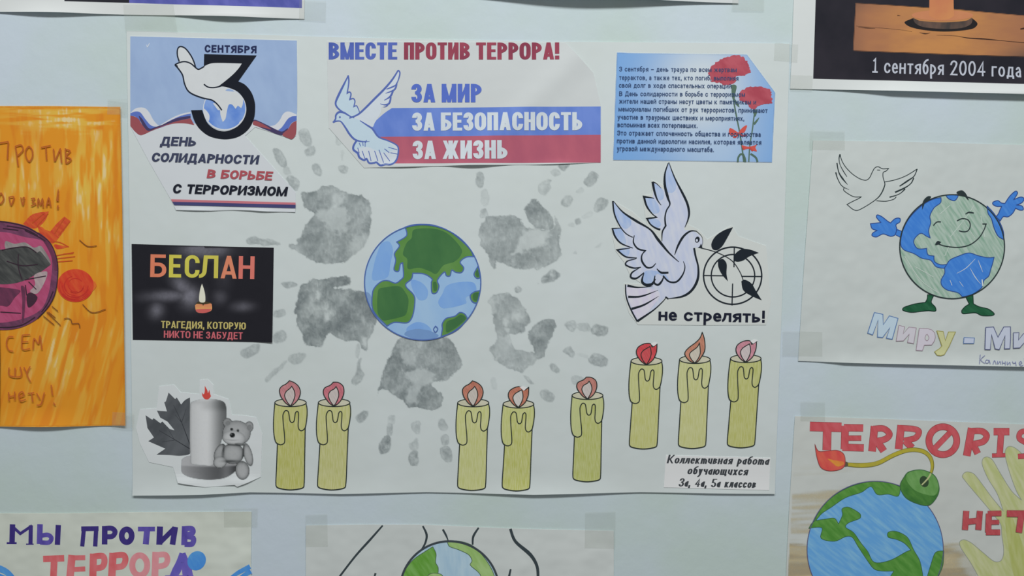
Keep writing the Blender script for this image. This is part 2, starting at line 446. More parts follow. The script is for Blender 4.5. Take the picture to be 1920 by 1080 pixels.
# ================================================================== the setting
def wall():
    m, nt, b = _base('painted_wall')
    no = _noise(nt, 6, detail=5); mx = nt.nodes.new('ShaderNodeMix'); mx.data_type = 'RGBA'
    a = alb((186, 200, 204))
    mr = nt.nodes.new('ShaderNodeMapRange'); mr.inputs['From Min'].default_value = .38; mr.inputs['From Max'].default_value = .62
    mx.inputs[6].default_value = (*alb((182, 198, 194)), 1); mx.inputs[7].default_value = (*alb((188, 201, 210)), 1)
    nt.links.new(no.outputs['Fac'], mr.inputs['Value']); nt.links.new(mr.outputs[0], mx.inputs[0]); nt.links.new(mx.outputs[2], b.inputs['Base Color'])
    n2 = _noise(nt, 60, detail=6); bp = nt.nodes.new('ShaderNodeBump'); bp.inputs['Strength'].default_value = .12; bp.inputs['Distance'].default_value = .003
    nt.links.new(n2.outputs['Fac'], bp.inputs['Height']); nt.links.new(bp.outputs[0], b.inputs['Normal'])
    b.inputs['Roughness'].default_value = .5
    bm = bmesh.new(); bmesh.ops.create_cube(bm, size=1, matrix=Matrix.Translation((0, .06, 1.4)) @ Matrix.Diagonal((4, .12, 2.8, 1)))
    me = bpy.data.meshes.new('wall_back'); bm.to_mesh(me); bm.free(); me.materials.append(m)
    tag(link('wall_back', me), kind='structure')
wall()
WHITE = (204, 211, 209)
BLACK = (30, 36, 40)

# ================================================================== the big collage poster
def lift_edge(x, y, x0, x1, yl, depth, amp, seed=0):
    """bottom edge standing off the wall in waves; yl: row of the edge, depth: px over which it lifts"""
    t = np.clip((y - (yl - depth)) / depth, 0, 1.2)
    v = .55 + .45*np.sin((x - x0)/(x1 - x0)*17 + seed) * np.cos((x - x0)/(x1 - x0)*5 + seed*2)
    return amp * t*t * v
poster = Sheet('collage_poster', P('238,58! 430,64 700,72 1000,78 1480,82! 1477,200 1466,560 1452,925! 1330,924 1200,922 1000,926 800,922 640,925 470,922 380,926 250,928! 246,600 242,300'),
               paper((197, 206, 207), 500, .2, (191, 200, 197)), 'large white collage poster covered with grey handprints and pasted candles', 'poster',
               curl=lambda x, y: lift_edge(x, y, 250, 1452, 925, 40, .0022) , lift=.0004, cell=4, region=(-1e9, 878, 1e9, 1e9))
H1, H2, H3, H4, H5 = (450, 230, 3.6), (450, 480, 3.6), (660, 600, 3.6), (860, 270, 3.6), (860, 480, 3.6)
INK = (104, 114, 117); HAND = .72
def handprint(k, box, palm, holes, fingers, label, seed):
    c = Canvas(*box, step=1.7, k=k)
    X, Y = c.X, c.Y
    n = vnoise(X, Y, 9, seed, 4); n2 = vnoise(X, Y, 28, seed+5, 3); n3 = vnoise(X, Y, 4, seed+9, 2)
    A = np.zeros(X.shape)
    n4 = vnoise(X + 9*n2, Y*.6 + 14*n, 7, seed+3, 3); ridge = 1 - np.clip(np.abs(n4 - .44)/.10, 0, 1)      # skin creases
    n5 = vnoise(X, Y, 2.6, seed+7, 2)
    tone = np.clip(.28 + 1.25*n2 + .5*(n - .42) - .22*ridge + .12*(n5 - .4), .1, 1.2)
    for t, d in palm:
        s_ = sdf(smooth(P(t, k), True, 4), X, Y) + (n - .45)*9 + (n5 - .4)*3
        A = np.maximum(A, d*(1 - sstep(-1.6, 1.0, s_))*tone + .2*d*np.exp(-((s_+.6)/1.3)**2))
    for t, f in holes:
        s_ = sdf(smooth(P(t, k), True, 4), X, Y) + (n - .45)*16 + (n5 - .4)*4
        A = A*(1 - (1-f)*(1 - sstep(-5, 4, s_)))
    for t, d in fingers:
        s_ = sdf(smooth(P(t, k), True, 4), X, Y) + (n - .45)*6 + (n5 - .4)*2
        core = np.clip(.6 + .9*(n - .42) + .5*(n5 - .4) - .2*ridge, .15, 1.15)
        A = np.maximum(A, d*(1 - sstep(-1.8, 1.1, s_))*core + .2*d*np.exp(-((s_+.5)/1.1)**2))
    c.A = np.clip(A*HAND, 0, .9); c.C[:] = np.array(alb(INK, 520))
    c.build('handprint', poster, None, paint_mat(.13, 260), label)
handprint(H1, (10, 30, 920, 980), [('410,500 440,470 530,455 560,430 640,430 700,465 800,490 830,490 880,540 885,650 880,730 840,830 780,880 700,940 560,950 470,920 390,860 340,850 335,825 380,820 430,730 470,650 505,615 440,575', .58)],
  [('520,610 600,575 700,560 735,620 725,720 640,745 570,690', .38), ('640,480 700,500 690,560 640,570', .5), ('760,780 860,760 870,880 760,930', .6)],
  [('220,180 262,175 300,230 322,290 300,308 270,290 240,250', .55), ('290,305 330,295 342,345 310,352', .28), ('315,370 350,360 402,400 380,465 330,420', .5),
   ('398,60 450,48 487,100 480,155 440,160 405,120', .42), ('438,180 500,160 515,205 480,228 445,215', .42), ('485,290 520,275 550,310 545,365 500,340', .48),
   ('645,80 690,65 700,110 670,160 645,130', .2), ('680,190 702,190 690,265', .15), ('668,300 700,285 727,310 710,345 675,335', .45), ('40,790 90,768 160,785 200,788 275,820 200,832 120,826 55,822', .5)],
  'smeared grey handprint between the two top clippings', 1)
handprint(H2, (-5, 110, 950, 890), [('405,200 440,180 522,158 524,200 530,160 640,142 722,138 742,170 720,200 640,216 720,225 800,235 860,260 920,420 900,500 862,560 858,632 818,622 800,580 720,570 640,540 600,520 540,612 480,610 430,570 420,520 380,460 392,400 365,382 370,345 388,300', .72)],
  [('562,380 590,372 602,420 575,432', .15), ('525,240 545,262 530,292', .2), ('400,340 520,320 530,380 420,400', .75), ('820,560 850,550 855,600 830,605', .25)],
  [('280,180 340,172 385,180 400,196 330,220 290,206', .5), ('230,370 290,360 310,390 270,415 230,408', .45), ('230,530 290,500 320,545 290,580 230,582', .45), ('12,640 60,610 132,592 122,650 60,690 15,675', .48),
   ('330,690 360,660 440,658 430,700 390,732 340,720', .42), ('170,830 240,760 320,706 270,775 220,820 180,857', .36), ('795,715 820,690 812,735 836,800 802,865 750,850 780,790', .52), ('790,590 815,600 800,690 785,680', .3)],
  'dark grey handprint left of the pasted globe', 2)
handprint(H3, (0, 90, 780, 1010), [('310,130 400,125 640,118 682,150 700,200 742,280 700,350 640,400 565,415 540,440 600,500 602,570 560,605 480,598 430,590 380,580 330,530 250,480 195,462 172,510 215,330 262,240', .66)],
  [('330,220 400,190 422,300 350,290', .5), ('350,350 520,320 560,420 480,450 470,480 440,560 360,540 390,420', .42)],
  [('35,640 80,608 106,620 95,670 55,690 33,670', .6), ('183,850 220,784 260,788 252,880 212,906 185,896', .8), ('240,712 275,705 272,770 240,772', .5), ('252,650 292,640 282,700 250,692', .3),
   ('376,925 410,885 446,890 442,970 402,985', .66), ('393,830 442,798 442,872 398,872', .34), ('402,700 462,684 452,762 412,752', .36), ('598,870 640,850 674,880 672,945 632,952 602,912', .6),
   ('600,790 640,768 652,832 608,838', .45), ('580,690 612,662 642,700 636,742 594,738', .45)],
  'grey handprint directly below the pasted globe with fingers pointing down', 3)
handprint(H4, (80, 90, 1040, 880), [('140,590 170,520 200,490 280,488 340,485 412,500 425,540 470,570 560,570 640,560 650,490 690,580 680,650 690,740 640,800 560,840 440,842 330,822 255,790 248,838 210,800 200,750 158,690', .55),
   ('448,440 480,395 525,375 570,420 610,470 640,520 640,580 540,575 490,545', .66)],
  [('410,610 500,580 620,575 600,640 560,690 470,725 345,752 400,690', .28), ('600,450 650,470 660,560 630,500', .6)],
  [('116,210 160,188 176,240 160,292 128,288', .55), ('145,330 190,300 210,380 170,425', .18), ('148,450 182,430 197,482 155,497', .42), ('540,280 592,250 622,290 590,342 542,330', .34), ('620,190 662,170 686,200 650,222', .32), ('600,240 630,245 610,270', .4),
   ('668,152 700,118 735,105 752,130 712,180', .62), ('690,380 742,350 772,380 732,427 694,415', .42), ('790,320 832,290 842,320 800,332', .2), ('843,250 900,188 942,210 920,266 870,290', .54), ('778,510 812,500 822,535 790,547', .45),
   ('830,490 892,450 902,480 850,502', .15), ('913,430 950,362 1004,375 1002,420 940,462', .5), ('735,550 770,530 782,560', .2), ('758,740 790,725 802,746', .26), ('918,700 962,665 952,690', .2)],
  'grey handprint under the red band with fingers spread to upper right', 4)
handprint(H5, (150, 70, 1060, 1020), [('195,300 250,250 380,265 410,300 440,350 490,420 460,470 440,510 380,530 335,522 362,590 400,640 500,650 522,700 440,770 420,792 300,740 230,680 212,620 255,560 228,420 222,340', .5),
   ('468,530 520,460 560,428 640,430 657,470 640,520 602,600 570,680 520,690 508,610 488,580', .62)],
  [('300,440 332,440 332,502 305,492', .2), ('370,400 410,380 412,440 380,432', .25), ('200,280 245,280 230,420 200,380', .45), ('250,540 330,530 360,600 280,640 230,600', .55)],
  [('562,150 630,92 682,120 662,160 570,182', .68), ('375,222 400,208 422,230 390,252', .62), ('520,185 540,178 542,190', .4), ('718,460 770,438 792,470 770,506 730,492', .45), ('800,460 880,458 887,505 820,502', .33),
   ('893,490 930,462 1002,480 1002,525 940,542 900,522', .62), ('697,640 750,612 782,650 760,682 718,660', .48), ('878,690 920,658 1004,690 992,742 920,742 880,716', .58), ('800,660 870,665 870,700', .12),
   ('613,740 640,722 682,770 660,792 630,772', .45), ('758,820 800,802 852,830 780,872', .28), ('430,800 480,830 507,862 480,862', .42), ('548,920 590,902 642,935 642,977 600,987 560,952', .42), ('210,830 250,820 255,900 225,900', .13)],
  'faint grey handprint right of the globe with fingers pointing right', 5)

# ================================================================== clippings pasted on the poster
K1, K2, K3, K4, K5, K6, K6b, K7, K8b = (230, 50, 4.8), (230, 230, 4.8), (600, 60, 4.8), (610, 120, 5.4), (1130, 80, 4.595), (1130, 290, 3.272), (1130, 300, 3.4836), (230, 440, 4.8), (260, 700, 4.909)
CG = 'printed clippings pasted on the collage poster'
# ---- clipping with the black 3
c1 = Sheet('paper_clipping', P('72,88! 1571,126! 1570,896 1562,985 1520,1014 1350,955 1195,905! 1105,985!', K1) + P('1560,628! 1556,806 1300,800 1150,790 1000,787 800,793 485,787! 436,690 250,366 150,180 74,36', K2),
           paper((206, 212, 216), 200, .1), 'clipping with a white dove forming a black 3 over a globe', 'clipping', CG, under=poster,
           curl=lambda x, y: .0012*np.clip((y-378)/18, 0, 1)**2*(.6+.4*np.sin(x/18)), region=(-1e9, 376, 1e9, 1e9))
p = Part('sky', c1)
p.fill(P('74,90! 1570,128! 1568,860 1500,905 1380,920 1280,890 1190,850 1100,900 750,900 640,870 530,850 440,880 330,905 220,900 74,880!', K1), crayon((158, 182, 216), (150, 174, 210), 150, 0.3, 30, 2))
p.done()
p = Part('tricolour_ribbon', c1)
wr, br, rr, dk = flat((208, 212, 218), 230), flat((92, 115, 190), 230), flat((152, 82, 88), 230), flat((70, 62, 98), 230)
p.fill(P('74,780! 110,745 150,730 205,735 245,775 280,840 320,885 345,892 300,915 250,900 200,840 150,780', K1), wr)
p.fill(P('74,782! 120,765 165,775 210,835 260,890 320,900 400,862 500,815 616,782! 616,815! 520,838 400,890 300,925 230,935 170,860 120,812 74,803!', K1), br)
p.fill(P('150,808 180,830 240,915 300,905 400,865 500,822 616,805! 616,825! 500,850 400,888 310,922 235,945 190,900', K1), dk)
p.fill(P('74,803! 115,812 150,835 185,890 235,940 300,918 400,882 500,850 616,826! 650,888! 560,872 460,875 350,905 260,942 200,970 160,978 115,945 74,895!', K1), rr)
p.fill(P('340,890 450,822 540,785 616,770! 616,784! 540,800 450,838 360,885', K1), wr)
p.done(); p = Part('tricolour_ribbon', c1)
p.fill(P('1310,900 1370,888 1415,845 1450,785 1495,765 1568,792! 1568,808! 1500,822 1455,880 1410,928 1360,925', K1), wr)
p.fill(P('1568,806! 1520,812 1480,845 1440,905 1400,940 1440,955 1490,925 1520,870 1568,845!', K1), br)
p.fill(P('1190,838 1300,885 1390,930 1440,945 1490,915 1470,965 1430,980 1330,945 1185,880', K1), dk)
p.fill(P('1190,848 1260,875 1340,925 1290,915 1180,885', K1), rr)
p.fill(P('1568,848! 1525,872 1490,925 1440,975 1500,1008 1530,1012 1562,970', K1), rr)
p.done()
p = Part('tick_mark', c1); p.lines('222,165 228,186 246,152', K1, 6, flat((214, 220, 228), 90)); p.done()
p = Part('globe', c1)
p.fill([(230+(922+195*math.cos(t))/4.8, 50+(742+195*math.sin(t))/4.8) for t in np.linspace(0, 6.2, 40)], flat((208, 214, 220), 220), sm=False)
p.fill([(230+(922+186*math.cos(t))/4.8, 50+(738+186*math.sin(t))/4.8) for t in np.linspace(0, 6.2, 40)], crayon((98, 138, 212), (140, 172, 226), 220, .6, 40, 1.5), sm=False)
p.fill(P('732,740 760,760 785,800 780,850 755,820 735,780', K1), wr)
p.fill(P('1050,870 1090,830 1105,850 1070,895', K1), wr)
p.done()
p = Part('numeral_three', c1)
p.fill(P('738,250! 1210,262! 1045,495! 1105,525 1160,590 1190,670 1196,740 1185,830 1140,920 1060,985 970,1012 880,1012 780,985 700,925 650,850 620,755! 720,752! 735,795 765,865 815,912 880,940 950,940 1030,905 1090,840 1116,760 1108,690 1085,640 1040,590 980,560 900,545! 860,545! 740,520! 735,368!', K1), flat((26, 30, 40), 180))
p.done()
p = Part('dove', c1)
dv = flat((208, 213, 215), 180); dl = flat((28, 36, 50), 180)
p.fill(P('512,322! 498,262 500,205 525,182 565,200 620,265 652,330 660,370!', K1), dv)
p.fill(P('475,345! 520,325 565,320 615,338 660,374 690,387 730,364 800,334 900,330 1076,335! 1050,375 1000,430 930,490 865,540! 930,545 1000,570 1050,605 1086,650 1085,700 1070,735! 1040,712! 1020,742! 990,705 960,705 942,765 930,830 905,860! 885,800 880,752! 862,752 815,690! 840,690 810,664 730,645 640,612 590,575 560,510 545,440 500,380', K1), dv)
p.fill(P('930,575 960,560 1010,585 950,582', K1), flat((150, 175, 215), 180))
p.lines('515,318 498,262 500,205 525,182 570,200 620,265 650,330 660,370;475,345! 520,325 568,318 620,336 664,374 690,387 740,360;475,345! 510,385 545,440 560,510 590,575 640,612 730,645 810,664 860,705 897,755;735,520 770,545 815,551 860,545 910,530;478,345 500,362', K1, 12, dl)
p.done()
nav, gry, red_, blk = flat((38, 46, 84), 100), flat((62, 68, 92), 290), flat((170, 82, 90), 330), flat((28, 32, 44), 360)
def words(sheet, name, items, label=None):
    p = Part(name, sheet, label=label)
    for a in items: text(p, *a[:5], **a[5])
    return p.done()
bold = dict(wt=.235, wh=.2, R=.45, gap=.16)
words(c1, 'lettering', [('СЕНТЯБРЯ', (742, 233), (1208, 241), 66, nav, dict(bold, k=K1))])
bi = dict(wt=.27, wh=.21, R=.5, gap=.08, shear=.16, k=K2)
words(c1, 'lettering', [('ДЕНЬ', (340, 209), (660, 215), 82, gry, bi)])
words(c1, 'lettering', [('СОЛИДАРНОСТИ', (262, 352), (1222, 376), 82, gry, bi)])
words(c1, 'lettering', [('В БОРЬБЕ', (760, 500), (1345, 521), 80, red_, bi)], 'red lettering')
words(c1, 'lettering', [('С ТЕРРОРИЗМОМ', (452, 636), (1478, 662), 84, blk, bi)])
p = Part('stripes', c1)
p.fill(P('440,690! 1560,720! 1560,740! 452,712!', K2), flat((190, 115, 125), 380), sm=False)
p.fill(P('452,712! 1560,740! 1560,770! 470,742!', K2), flat((66, 68, 112), 380), sm=False)
p.done()

# ---- clipping with bands and lettering
c2 = Sheet('paper_clipping', P('613,78! 1060,81! 1112,137! 1127,200 1126,305! 1000,309 880,310 683,315! 617,240!'), paper((202, 208, 208), 180, .2), 'clipping with blue and red bands and a blue-outlined dove', 'clipping', CG, under=poster,
           curl=lambda x, y: .0016*np.exp(-(((x-1080)+(y-110))/40)**2) + .001*np.clip((y-293)/16, 0, 1)**2*(.5+.5*np.sin(x/23)), cell=4)
p = Part('blue_band', c2)
p.fill(P('735,203! 1126,200! 1126,253! 697,257! 690,243 718,215'), crayon((98, 128, 204), (112, 140, 212), 225, .2, 30, 2)); p.done()
p = Part('red_band', c2)
p.fill(P('697,257! 1126,253! 1126,305! 735,307! 745,280'), crayon((172, 92, 112), (182, 98, 116), 280, .2, 30, 2)); p.done()
p = Part('dove', c2)
ol, pb = flat((88, 108, 176), 220), flat((190, 211, 230), 220)
wf = flat((204, 214, 222), 220)
p.fill(P('232,118! 205,190 150,290 110,380 108,420 140,460 180,490 250,535 290,548 345,490 315,425 290,435 300,370 250,362 262,300 222,300 240,170', K4), pb)
p.fill(P('250,550! 330,515 400,455 500,355 620,240 740,65! 756,95 735,180 700,250 660,320 645,400 575,440 560,500 525,560 500,600 475,640 350,575', K4), wf)
p.fill(P('80,595! 105,555 110,520 140,492 190,495 260,540 350,570 475,650 540,740 735,830 740,930 700,1000 600,1025 500,1010 440,990 330,930 280,860 310,785 250,715 160,590', K4), pb)
p.fill(P('330,860 300,870 320,920 380,960 440,990 560,1015 660,1005 725,960 735,840 640,790 700,860 600,900 500,870 420,840', K4), wf)
p.lines('235,118 200,190 150,290 110,380 110,420 140,460 185,492|10-20-24-18-14;232,118 240,170 235,230 222,300! 245,285 262,305 250,362! 285,352 302,380 290,435! 318,425 335,455 348,490|18-12-14-12-8;245,550 330,515 400,455 500,355 600,255 680,160 740,65|14-20-22-22-20-14;740,65 756,90 748,140 730,190|14-14-10;730,185 715,215 680,235 620,258|10-14-16-8;725,195 715,240 690,270 610,300|16-18-14-5;690,265 660,330 597,370|18-20-6;665,335 648,400 600,415 557,405|16-20-14-4;650,395 620,430 590,440|14-14-4;80,595! 105,560 110,520 140,490 190,495 250,530 295,548|16-16-22-20-14-8;80,592 120,580 160,585 205,645 250,715 300,765 370,787 450,786|18-12-16-20-20-18-14-4;352,575 430,625 480,660 540,740 640,780 730,830 740,900 720,980 690,1010|8-18-18-14-14-16-14;320,775 288,830 288,870 330,905 348,948 395,975 420,962 445,1003 495,1003 520,998 560,1028 610,1018 660,1020 700,1000 725,960|20-22-18-20-14', K4, 14, ol)
p.lines('345,800 360,835;380,790 385,830;405,780 405,840;330,850 345,905;375,880 402,960;440,880 465,985;500,880 535,985;545,870 592,1000;592,900 655,985;600,860 650,900;660,900 735,915;640,845 730,870;420,770 410,800', K4, 8, ol)
p.fill(P('150,530 160,540 150,552 140,541', K4), ol)
p.done()
tb, tr_, tw = crayon((92, 112, 190), (76, 96, 172), 100, .8, 25, 1.2), crayon((160, 74, 92), (136, 62, 82), 100, .8, 25, 1.2), flat((206, 216, 228), 240)
cond = dict(wt=.25, wh=.16, R=.26, gap=.1, space=.3)
words(c2, 'lettering', [('ВМЕСТЕ', (616.8, 112.2), (745, 112.2), 32, tb, cond)])
words(c2, 'lettering', [('ПРОТИВ', (757.7, 112.2), (881, 112.2), 32, tr_, cond), ('ТЕРРОРА!', (892.7, 112.2), (1047.5, 112.2), 32, tr_, cond)], 'dark red lettering')
words(c2, 'lettering', [('ЗА МИР', (771.5, 192.4), (903, 192.2), 34.5, flat((88, 112, 196), 180), cond)])
words(c2, 'lettering', [('ЗА БЕЗОПАСНОСТЬ', (773, 245.6), (1091.5, 244.6), 34, tw, cond)], 'white lettering')
words(c2, 'lettering', [('ЗА ЖИЗНЬ', (774, 298.8), (951.5, 297.8), 34.5, tw, cond)], 'white lettering')

# ---- clipping with carnations
c3 = Sheet('paper_clipping', P('121,87! 200,88 205,91 900,102 1240,104! 1482,430! 1478,520 1455,1032! 700,1020 88,1012!', K5), paper((190, 206, 220), 200, .05), 'blue clipping of small text beside two red carnations', 'clipping', CG, under=poster)
cv = Canvas(80, 78, 1492, 1042, 1.5, K5, 200)
X, Y = (cv.X-1130)*4.595, (cv.Y-80)*4.595
shape = 1 - sstep(-.9, .6, sdf(P('123,89 205,92 900,103 1239,106 1480,431 1476,520 1453,1030 700,1018 90,1010', K5), cv.X, cv.Y))
mixv = np.clip(1.15*np.exp(-(((X-860)/430)**2 + ((Y-420)/520)**2)), 0, 1)[..., None]
lowl = np.exp(-(((X-1000)/330)**2 + ((Y-950)/260)**2))[..., None]
A_, B_, D_ = np.array(alb((118, 166, 220), 200)), np.array(alb((200, 212, 220), 200)), np.array(alb((176, 200, 226), 200))
cv.C = A_*(1-mixv) + B_*mixv; cv.C = cv.C*(1-.7*lowl) + D_*.7*lowl; cv.A = shape
cv.build('blue_tint', c3, None, paint_mat(.0))
def jag(txt, k, amp, seed):
    r = random.Random(seed); q = smooth(P(txt, k), True, 5)
    cx, cy = sum(a[0] for a in q)/len(q), sum(a[1] for a in q)/len(q)
    return [(cx+(a[0]-cx)*(1+s), cy+(a[1]-cy)*(1+s)) for a in q for s in [r.uniform(-amp, amp*.6)]]
for head, seed, stem, sw, extra in (
    ('910,250 945,190 1010,150 1090,118 1180,112 1235,150 1255,210 1270,255 1220,285 1150,292 1140,340 1060,370 1010,350 950,345 920,310', 3, '1110,365 1120,470 1150,640 1180,790 1200,930 1212,1028', 13, '1110,370 1150,375 1140,440 1130,500 1110,470;1120,470 1160,520 1175,560 1140,530'),
    ('1172,460 1200,410 1270,382 1370,380 1440,410 1455,460 1455,520 1400,530 1340,545 1310,578 1270,570 1240,530 1180,500', 5, '1312,575 1300,640 1285,760 1265,880 1255,1028', 11, '1290,585 1330,580 1310,640;1300,690 1345,645 1330,680 1305,710')):
    f = Part('carnation', c3)
    gs = flat((88, 114, 100), 220)
    f.lines(stem, K5, sw, gs)
    for e in extra.split(';'): f.fill(P(e, K5), gs)
    f.fill(jag(head, K5, .07, seed), crayon((170, 74, 88), (186, 92, 104), 180, .9, 60, 2), sm=False)
    f.done()
for main, tails in (('1165,775 1125,750 1092,738 1084,775 1100,800 1150,795 1175,790 1215,775 1232,745 1240,715 1215,722 1180,755', '1165,790 1140,815 1120,812;1180,790 1215,805 1235,795'),
                    ('1195,885 1250,898 1300,888 1325,880 1312,905 1325,938 1290,930 1255,915 1210,920', '1260,905 1290,935;1205,905 1215,925')):
    b_ = Part('bow', c3); b_.fill(P(main, K5), flat((204, 88, 80), 250)); b_.lines(tails, K5, 14, flat((192, 76, 72), 250)); b_.done()
lf = Part('leaves', c3)
lf.lines('1160,1028 1165,990 1185,962 1205,965;1225,1028 1222,1000 1205,960;1330,1028 1315,990 1270,958', K5, 16, flat((84, 110, 96), 290)); lf.done()
ti = flat((56, 78, 116), 200)
T3 = [('3 сентября – день траура по всем жертвам', 140, 249, 1150, 256), ('террактов, а также тех, кто погиб, выполняя', 140, 322, 1166, 329), ('свой долг в ходе спасательных операций', 138, 389, 1105, 396),
      ('В День солидарности в борьбе с терроризмом', 140, 461, 1222, 468), ('жители нашей страны несут цветы к памятникам и', 138, 525, 1318, 534), ('мемориалам погибших от рук террористов, принимают', 134, 592, 1416, 606),
      ('участие в траурных шествиях и мероприятиях,', 126, 662, 1216, 674), ('вспоминая всех потерпевших.', 125, 728, 815, 736), ('Это отражает сплоченность общества и государства', 122, 798, 1357, 812),
      ('против данной идеологии насилия, которая является', 120, 866, 1362, 880), ('угрозой международного масштаба.', 120, 932, 955, 942)]
p = Part('lettering', c3)
for s_, xa, ya, xb, yb in T3: text(p, s_, (xa, ya), (xb, yb), 40, ti, wt=.15, wh=.13, R=.3, gap=.15, k=K5, xh=.76)
p.done()

# ---- dove and crosshair cutout
c4 = Sheet('dove_cutout', P('402,42! 440,125 532,340 525,430 590,462 640,520 790,432! 830,500 1000,560 1030,900 1000,1044! 600,1046 215,1042! 160,970 128,860 130,788! 240,792 170,745 130,660 78,590 48,448! 92,445 58,280! 180,350 272,432 262,390 242,252! 300,242 296,155! 376,190 384,80', K6), paper((201, 207, 204), 430, .1), 'cut-out of a pale blue dove holding a twig over a crosshair', 'cut-out', CG, under=poster)
p = Part('dove', c4)
pale, tip, ink = crayon((188, 197, 220), (200, 206, 222), 420, .3, 60, 4), crayon((158, 181, 226), (178, 194, 226), 400, .3, 60, 4), flat((30, 38, 46), 430)
p.fill(P('430,15! 470,110 540,250 562,340 555,400 530,452 580,462 630,490 650,530 640,572 598,575 610,650 622,740 600,820 540,880 440,905 412,893 340,970 225,1055! 180,970 150,880 148,815! 220,830 300,825 262,810 250,780 200,772 180,745 200,708 152,685 165,650 135,630 92,585 150,570 100,530 62,448! 112,442 75,350 65,268! 120,330 200,400 310,455 350,505 385,530 385,460 340,445 290,390 345,375 285,300 266,238! 325,243 322,143! 370,170 400,190 404,70', K6b), pale)
p.fill(P('430,16! 406,70 404,150 415,205 450,215 475,190 470,120', K6b), tip)
p.fill(P('65,270! 78,350 110,420 150,450 185,420 170,370 120,325', K6b), tip)
p.fill(P('64,448! 100,530 150,550 140,490 112,445', K6b), tip); p.fill(P('92,587! 130,615 160,630 175,590 140,572', K6b), tip)
p.fill(P('324,145! 335,190 360,260 395,250 392,195', K6b), tip); p.fill(P('268,240! 285,290 330,350 370,330 335,255', K6b), tip); p.fill(P('290,388! 320,430 350,445 380,420 350,385', K6b), tip)
p.fill(P('265,740 258,785 280,812 320,805 350,745 390,760 430,790 400,740 300,720', K6b), tip)
p.fill(P('155,830 250,835 350,850 370,890 300,985 235,1040 190,970', K6b), crayon((200, 196, 216), (206, 206, 222), 560, .3, 60, 4))
p.lines('430,15 470,120 545,270 562,340 555,390 535,440|4-9-15-15-4;427,20 405,90 405,170 425,250 437,290 415,330 405,380 410,432|6-10-16-18-8-9-12;410,430 388,470 385,530|11-9-4;325,143 335,200 355,260 380,295|17-13-4;325,143 350,155 380,185|7-3;335,250 268,240! 285,300 320,350 352,375! 288,383! 310,420 345,445 375,455|4-14-12-6-11-9-13;70,270 130,340 220,400 310,455 360,520 430,605 495,665|4-10-16-10-18-12-4;65,268 75,350 110,430 150,480 195,505|10-8-6;118,445 62,448! 80,500 120,545 195,575|4-12-10-5;178,575 93,587! 130,620 160,635 222,640|4-11-10-6;218,645 160,660 150,685 200,705 248,700|4-9-11-6;238,705 190,735 183,765 220,772 268,735|4-11-12-6;268,738 255,790 280,815 320,810 342,775|5-16-20-8;340,755 335,800 360,815 385,790 397,760|6-12-14-6;392,755 430,793 480,795 520,750 535,700 525,662|10-11-12-8-4;205,492 200,540 230,580 277,592! 255,620 255,660 285,700 320,700 345,675|5-10-11-7-13-11-5;352,710 380,735 428,735|5-15-12;468,620 490,560 525,500 570,465 612,465|4-13-15-12-5;610,465 645,500 651,540 640,575|5-3-3;595,575 605,630 622,700 618,780 580,850 520,890 430,905|13-11-17-15-5;148,812 152,890 180,970 225,1055|8-9-10;225,1052 330,980 390,925 415,895|16-9-5;160,820 230,832 325,825|17-8-2;165,893 250,890 360,850|15-11-2;187,972 270,945 365,888|16-12-2;408,893 428,908|10', K6b, 8, ink)
p.fill(P('640,545! 648,575 618,573! 630,565', K6b), ink)
p.fill(ell(1130+616/3.4836, 300+520/3.4836, 15/3.48, 20/3.48, .3), ink); p.fill(ell(1130+613/3.4836, 300+525/3.4836, 7/3.48, 9/3.48), pale)
p.done()
p = Part('crosshair', c4)
p.line(ell(1130+795/3.272, 290+742/3.272, 178/3.272, 175/3.272, 0, 40), 9/3.272, ink, True); p.line(ell(1130+797/3.272, 290+742/3.272, 133/3.272, 130/3.272, 0, 40), 8/3.272, ink, True)
p.lines('612,741 755,743;848,746 975,747;805,568 803,690;795,790 791,924', K6, 7, ink, False); p.done()
p = Part('twig', c4)
p.lines('600,572 700,600 790,650 840,720 860,772', K6, 5, ink)
for t in ('797,445! 740,465 690,500 665,545 672,578 700,585 732,560 762,510', '805,652! 810,610 850,580 900,582 955,602! 900,622 860,648 828,656', '705,650! 735,640 758,670 757,730 766,776! 730,735 708,690', '848,775! 870,767 910,790 940,840 973,892! 910,865 860,830'):
    p.fill(P(t, K6), ink)
p.done()
words(c4, 'lettering', [('не стрелять!', (340, 1016), (994, 1030), 74, flat((28, 32, 48), 590), dict(wt=.215, wh=.18, R=.5, gap=.1, xh=.74, space=.36, k=K6))])

